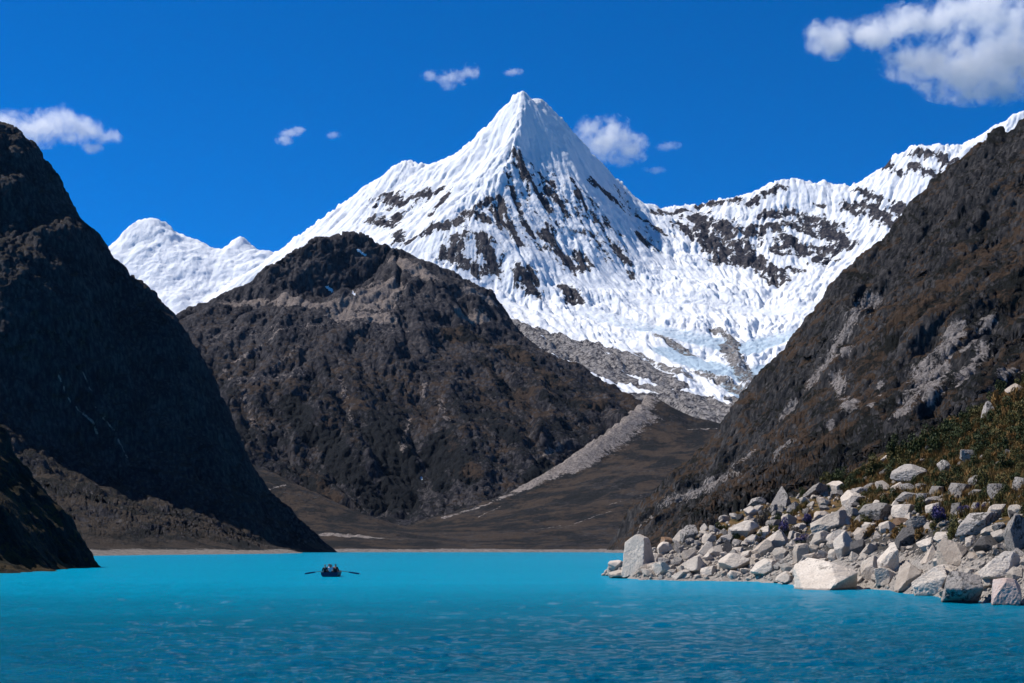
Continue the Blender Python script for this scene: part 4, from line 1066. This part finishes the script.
BY, BX = 146.5, (332.0 - CX) / F * 146.5
def bm_new(): return bmesh.new()
def bm_obj(name, bm, mats, parent=None):
    me = bpy.data.meshes.new(name); bmesh.ops.recalc_face_normals(bm, faces=bm.faces); bm.to_mesh(me); bm.free()
    for m in mats: me.materials.append(m)
    return link(name, me, parent)
boat = bpy.data.objects.new('rowing_boat', None); COL.objects.link(boat); boat.location = (BX, BY, 0)
boat['label'] = 'dark blue rowing boat full of people on the turquoise lake'; boat['category'] = 'boat'
# hull: lofted sections, stern towards the camera; outer and inner skin
st_ = [(-2.2, .84, -.05, .46), (-1.4, .90, -.16, .45), (-.4, .92, -.2, .45), (.6, .86, -.19, .47), (1.5, .62, -.14, .53), (2.1, .28, -.02, .62), (2.4, .03, .2, .68)]
bm = bm_new(); rings = []
for y, w, zb, zt in st_:
    ring = []
    for t_ in np.linspace(-1, 1, 11):
        s = abs(t_); xx = w * (1 - (1 - s) ** 2.2) * (1 if t_ > 0 else -1)
        ring.append(bm.verts.new((xx, y, zb + (zt - zb) * s ** 2.4)))
    inn = []
    for t_ in np.linspace(-1, 1, 11):
        s = abs(t_); w2 = max(w - .05, .005); xx = w2 * (1 - (1 - s) ** 2.2) * (1 if t_ > 0 else -1)
        inn.append(bm.verts.new((xx, y + (.05 if y < -2 else (-.06 if y > 2.3 else 0)), zb + .05 + (zt - zb - .05) * s ** 2.4)))
    rings.append((ring, inn))
for (a, ai), (b, bi) in zip(rings[:-1], rings[1:]):
    for k in range(10):
        bm.faces.new((a[k], a[k + 1], b[k + 1], b[k])); bm.faces.new((ai[k], bi[k], bi[k + 1], ai[k + 1]))
    for k in (0, 10): bm.faces.new((a[k], b[k], bi[k], ai[k]))
for (r_, i_) in (rings[0], rings[-1]):
    for k in range(10): bm.faces.new((r_[k], r_[k + 1], i_[k + 1], i_[k]))
bm.faces.new(rings[0][0]); bm.faces.new(rings[0][1][::-1])
bm_obj('hull', bm, [M_hull], boat)
def box(bm, c, s, rot=None):
    r = bmesh.ops.create_cube(bm, size=1); v = r['verts']; bmesh.ops.scale(bm, vec=s, verts=v)
    if rot: bmesh.ops.rotate(bm, cent=(0, 0, 0), matrix=rot, verts=v)
    bmesh.ops.translate(bm, vec=c, verts=v)
for y, w in ((-1.55, 1.66), (-.55, 1.7), (.35, 1.66), (1.2, 1.28)):
    bm = bm_new(); box(bm, (0, y, .30), (w, .26, .035)); bm_obj('bench', bm, [M_wood], boat)
bm = bm_new()
for s in (-1, 1):
    prof = [(-2.2, .86, .475), (-1.4, .92, .465), (-.4, .94, .465), (.6, .88, .485), (1.5, .64, .545), (2.1, .30, .635)]
    for (y0, w0, z0), (y1, w1, z1) in zip(prof[:-1], prof[1:]):
        vs = [bm.verts.new(p) for p in ((s * (w0 - .08), y0, z0), (s * w0, y0, z0), (s * w1, y1, z1), (s * (w1 - .08), y1, z1), (s * (w0 - .08), y0, z0 + .03), (s * w0, y0, z0 + .03), (s * w1, y1, z1 + .03), (s * (w1 - .08), y1, z1 + .03))]
        for q in ((0, 1, 2, 3), (4, 5, 6, 7), (0, 1, 5, 4), (1, 2, 6, 5), (2, 3, 7, 6), (3, 0, 4, 7)): bm.faces.new([vs[i] for i in q])
bm_obj('gunwale', bm, [M_wood], boat)
for s in (-1, 1):
    bm = bm_new(); box(bm, (s * .90, -.15, .53), (.04, .04, .10)); box(bm, (s * .90, -.23, .60), (.03, .025, .09)); box(bm, (s * .90, -.07, .60), (.03, .025, .09)); bm_obj('oarlock', bm, [M_oar], boat)

def oar(s, tipx, tipz, label):
    root = bpy.data.objects.new('oar', None); COL.objects.link(root); root.location = (BX + s * .90, BY - .15, .575)
    root['label'] = label; root['category'] = 'oar'; root['group'] = 'oars of the rowing boat'
    d = Vector((tipx - s * .90, -.15, tipz - .575)); Lh = d.length; q = d.to_track_quat('X', 'Z')
    def rod(name, x0, x1, r0, r1, m, flat=1.0):
        bm = bm_new(); n = 10; rs = []
        for x_, r_ in ((x0, r0), (x0 + (x1 - x0) * .15, (r0 * .4 + r1 * .6) if flat > 1 else r0), (x0 + (x1 - x0) * .85, r1), (x1, r1 * .7)):
            rs.append([bm.verts.new((x_, math.cos(6.2832 * k / n) * r_ / (flat ** .5 if flat > 1 else 1), math.sin(6.2832 * k / n) * r_ * (flat if flat > 1 else 1))) for k in range(n)])
        for a, b in zip(rs[:-1], rs[1:]):
            for k in range(n): bm.faces.new((a[k], a[(k + 1) % n], b[(k + 1) % n], b[k]))
        bm.faces.new(rs[0]); bm.faces.new(rs[-1])
        bm.transform(q.to_matrix().to_4x4())
        return bm_obj(name, bm, [m], root)
    rod('shaft', -.75, Lh * .42, .028, .028, M_wood); rod('blade', Lh * .42, Lh - .06, .03, .045, M_oar, 1.9)
    rod('blade_tip', Lh - .06, Lh + .05, .045, .03, M_tip if s > 0 else M_oar, 1.9)
    return root
oar(-1, -2.62, .30, 'left oar, stretched level out from the boat over the water')
oar(1, 2.80, .28, 'right oar with a white tip, stretched out from the boat')

def skin_mesh(verts, edges, radii, sub=2):
    me = bpy.data.meshes.new('skel'); me.from_pydata(verts, edges, [])
    o = bpy.data.objects.new('skel', me); COL.objects.link(o)
    o.modifiers.new('s', 'SKIN'); sm = o.modifiers.new('d', 'SUBSURF'); sm.levels = sub; sm.render_levels = sub
    for i, rr in enumerate(radii): me.skin_vertices[0].data[i].radius = rr if isinstance(rr, tuple) else (rr, rr)
    for i in range(len(radii)): me.skin_vertices[0].data[i].use_root = (i == 0)
    dg = bpy.context.evaluated_depsgraph_get(); dg.update()
    out = bpy.data.meshes.new_from_object(o.evaluated_get(dg)); bpy.data.objects.remove(o); bpy.data.meshes.remove(me)
    return out

def person(loc, yaw, label, jacket, trousers, hat=None, hat_col=None, lean=.0, hands=None, turn=0.0):
    """seated figure, hips at the origin on a bench"""
    Vt, Ed, Ra, Tg = [], [], [], []
    def v(p, r, tag, prev=None):
        Vt.append(p); Ra.append(r); Tg.append(tag)
        if prev is not None: Ed.append((prev, len(Vt) - 1))
        return len(Vt) - 1
    ly = lambda z: lean * z
    pel = v((0, 0, .10), (.16, .12), 't'); ab = v((0, ly(.28), .28), (.145, .11), 'j', pel); ch = v((0, ly(.48), .46), (.175, .125), 'j', ab)
    nk = v((0, ly(.62), .60), (.065, .06), 's', ch); hd0 = v((0, ly(.66) + .015, .70), (.085, .095), 's', nk); hd1 = v((0, ly(.7) + .01, .79), (.08, .095), 's', hd0)
    v((0, ly(.68) + .115, .705), .018, 's', hd0)                                        # nose
    for s in (-1, 1):
        sh = v((s * .19, ly(.55), .54), .075, 'j', ch)
        H = hands[0 if s < 0 else 1] if hands else (s * .17, .36, .24)
        mid = ((s * .25 + H[0]) / 2 + s * .06, (ly(.55) + H[1]) / 2 - .04, (.54 + H[2]) / 2 - .10)
        el = v(mid, .052, 'j', sh); wr = v(H, .034, 'j', el)
        d = np.array(H) - np.array(mid); d /= np.linalg.norm(d); up = np.array((0, 0, 1.0)); sd = np.cross(d, up); sd /= np.linalg.norm(sd) + 1e-6
        pal = v(tuple(np.array(H) + d * .055), (.036, .020), 's', wr)
        for k, (o_, ln) in enumerate(((-.03, .060), (-.010, .072), (.011, .067), (.030, .052))):
            b_ = np.array(H) + d * .085 + sd * o_
            f1 = v(tuple(b_ + d * ln * .3), .0095, 's', pal); v(tuple(b_ + d * ln * .7 - up * .03), .0085, 's', f1)
        v(tuple(np.array(H) + d * .05 - sd * s * -.05 - up * .012), .0105, 's', pal)     # thumb
        hp = v((s * .10, .06, .09), .095, 't', pel); kn = v((s * .13, .45, .11), .066, 't', hp); an = v((s * .12, .50, -.22), .045, 't', kn)
        v((s * .12, .63, -.25), .040, 'b', an)
    me = skin_mesh(Vt, Ed, Ra)
    for m in (jacket, trousers, M_skin, M_hair): me.materials.append(m)
    E = np.array([[Vt[a], Vt[b]] for a, b in Ed]); et = [Tg[b] for a, b in Ed]
    C = np.array([p.center[:] for p in me.polygons])
    ab_ = E[:, 1] - E[:, 0]; best = None
    tt = np.clip(((C[:, None] - E[None, :, 0]) * ab_[None]).sum(-1) / ((ab_ ** 2).sum(-1)[None] + 1e-9), 0, 1)
    dd = np.linalg.norm(C[:, None] - E[None, :, 0] - tt[..., None] * ab_[None], axis=-1).argmin(1)
    me.polygons.foreach_set('material_index', np.array([{'j': 0, 't': 1, 's': 2, 'b': 3}[et[k]] for k in dd], np.int32))
    me.polygons.foreach_set('use_smooth', np.ones(len(me.polygons), bool)); me.update()
    me.name = 'person'
    o = link('person', me); o.location = loc; o.rotation_euler = (0, 0, yaw)
    o['label'] = label; o['category'] = 'person'; o['group'] = 'people seated in the rowing boat'
    # hair or hat over the skull, eyes and mouth on the face
    hc = np.array((0, lean * .69 + .008, .765))
    bm = bm_new(); bmesh.ops.create_icosphere(bm, subdivisions=3, radius=1)
    for q in bm.verts:
        q.co = Vector((q.co.x * .098, q.co.y * .112 - .01, q.co.z * .098 + .012)) + Vector(hc)
    bmesh.ops.delete(bm, geom=[q for q in bm.verts if q.co.z < hc[2] - .01 + .55 * max(0, q.co.y - hc[1])], context='VERTS')
    bm_obj('hair', bm, [hat_col or M_hair], o)
    if hat:
        bm = bm_new(); bmesh.ops.create_cone(bm, cap_ends=True, segments=20, radius1=.17, radius2=.155, depth=.015); bmesh.ops.translate(bm, vec=tuple(hc + (0, 0, .012)), verts=bm.verts); bm_obj('hat_brim', bm, [hat_col], o)
    for s in (-1, 1):
        bm = bm_new(); bmesh.ops.create_icosphere(bm, subdivisions=2, radius=.013); bmesh.ops.translate(bm, vec=(s * .033, lean * .69 + .096, .742), verts=bm.verts); bm_obj('eye', bm, [M_hair], o)
    return o
J = {k: plain(k + '_jacket', c) for k, c in dict(black=(.012, .012, .015), navy=(.02, .025, .06), white=(.75, .75, .78), red=(.35, .03, .03), brown=(.10, .05, .025), rose=(.5, .12, .15)).items()}
trs = plain('dark_trousers', (.02, .02, .026))
PI = math.pi; zb = .335
person((BX - .50, BY - 1.50, zb), .1, 'person with bare head in a black jacket at the left of the stern', J['black'], trs, hat_col=J['brown'])
person((BX + .02, BY - 1.52, zb + .05), 0, 'person in a white top in the middle of the boat', J['white'], trs)
person((BX + .55, BY - 1.5, zb), -.15, 'person in a black jacket sitting apart at the right of the stern', J['black'], trs)
person((BX + .03, BY - .58, zb), PI, 'person facing the camera and rowing with both oars', J['rose'], trs, lean=-.02, hands=[(-.17, .40, .27), (.17, .40, .27)])
person((BX - .34, BY + .36, zb + .06), PI + .1, 'person with a wide brown hat in the bow', J['navy'], trs, hat=True, hat_col=J['brown'])
person((BX + .32, BY + .38, zb + .04), PI - .1, 'person in a red jacket in the bow', J['red'], trs)

# ================================================================== CLOUDS, far behind the peaks
def cloud(label, Y, lobes, dens, nscale=1.0, soft=.55, thick=.55, wisp=1.25):
    """lobes (px, py, rx, ry) in the photo's pixels at distance Y; each is a flattened ball of vapour"""
    L3 = []
    for px, py, rx, ry in lobes:
        c = W(px, py, Y); k = Y / F
        L3.append((np.array(c), np.array((rx * k, min(rx, ry * 1.6) * k * thick * 2, ry * k))))
    o0 = L3[0][0]
    # one closed outer skin: voxel union of the lobes
    bm = bm_new()
    for c, r_ in L3:
        v = bmesh.ops.create_icosphere(bm, subdivisions=4, radius=1)['verts']
        for q in v: q.co = Vector(tuple(np.array(q.co[:]) * r_ * 1.12 + c - o0))
    me = bpy.data.meshes.new('cloud'); bm.to_mesh(me); bm.free()
    o = bpy.data.objects.new('cloud', me); COL.objects.link(o)
    md = o.modifiers.new('r', 'REMESH'); md.mode = 'VOXEL'; md.voxel_size = max(3.0, min(r_[2] for _, r_ in L3) / 5)
    dg = bpy.context.evaluated_depsgraph_get(); dg.update()
    me2 = bpy.data.meshes.new_from_object(o.evaluated_get(dg)); bpy.data.objects.remove(o)
    me2.name = 'cloud'; me2.materials.clear()
    m = bpy.data.materials.new('cloud_vapour'); t = NT(m); co = t.coord()
    dmin = None
    for c, r_ in L3:
        mp = t.n('ShaderNodeMapping', vector_type='TEXTURE'); t.l(co, mp.inputs['Vector'])
        mp.inputs['Location'].default_value = tuple(c - o0); mp.inputs['Scale'].default_value = tuple(r_)
        ln = t.n('ShaderNodeVectorMath', operation='LENGTH'); t.l(mp.outputs[0], ln.inputs[0])
        d = ln.outputs['Value']
        dmin = d if dmin is None else t.math('SMOOTH_MIN', dmin, d, .25)
    n = t.noise(co, 1 / (190 * nscale), 7, .62, .3)
    f = t.math('ADD', t.math('SUBTRACT', .95, dmin), t.math('MULTIPLY', t.math('SUBTRACT', n, .5), wisp * 2))
    dn = t.math('MULTIPLY', t.step(f, .0, soft), dens)
    pv = t.n('ShaderNodeVolumePrincipled'); t.l(dn, pv.inputs['Density']); pv.inputs['Color'].default_value = (1, 1, 1, 1); pv.inputs['Anisotropy'].default_value = .4
    om = t.n('ShaderNodeOutputMaterial'); t.l(pv.outputs[0], om.inputs['Volume'])
    m.cycles.volume_sampling = 'MULTIPLE_IMPORTANCE'
    me2.materials.append(m)
    ob = link('cloud', me2); ob.location = tuple(o0)
    ob['label'] = label; ob['category'] = 'cloud'; ob['group'] = 'white clouds in the blue sky'
    return ob
cloud('large white cloud filling the upper right corner of the sky', 15000, [(975, 68, 68, 34), (925, 62, 46, 22), (1010, 50, 56, 46), (880, 34, 52, 18), (832, 38, 30, 20), (925, 22, 55, 20), (985, 12, 64, 24), (1050, 50, 55, 50), (1000, 92, 42, 14)], .0085, 1.0, .8, .38, 1.6)
cloud('long white cloud behind the top of the left mountain', 14500, [(40, 128, 46, 18), (80, 130, 34, 14), (62, 116, 22, 12), (5, 124, 35, 14), (104, 138, 18, 8), (92, 148, 14, 6)], .006, .75, .9, .45, 1.6)
cloud('white puff just right of the pyramid summit', 14000, [(606, 142, 30, 20), (590, 130, 17, 14), (612, 128, 20, 13), (630, 148, 20, 16), (622, 160, 20, 8)], .007, .6, .9, .45, 1.6)
cloud('small torn white cloud above the left ridge of the peak', 14000, [(450, 78, 20, 8), (470, 72, 10, 9), (430, 76, 10, 6), (448, 86, 12, 4)], .005, .42, .9, .5, 2.0)
cloud('tiny white wisp above the summit', 14000, [(513, 72, 11, 4)], .006, .3)
cloud('small white wisp over the saddle left of the peak', 14000, [(290, 133, 13, 5), (284, 140, 10, 5), (298, 130, 8, 4)], .006, .35)
cloud('faint tiny wisp between the saddle and the peak', 14000, [(333, 135, 8, 4)], .004, .3)
cloud('faint thin wisp right of the summit puff', 14000, [(668, 146, 14, 5), (655, 170, 14, 4)], .003, .4)
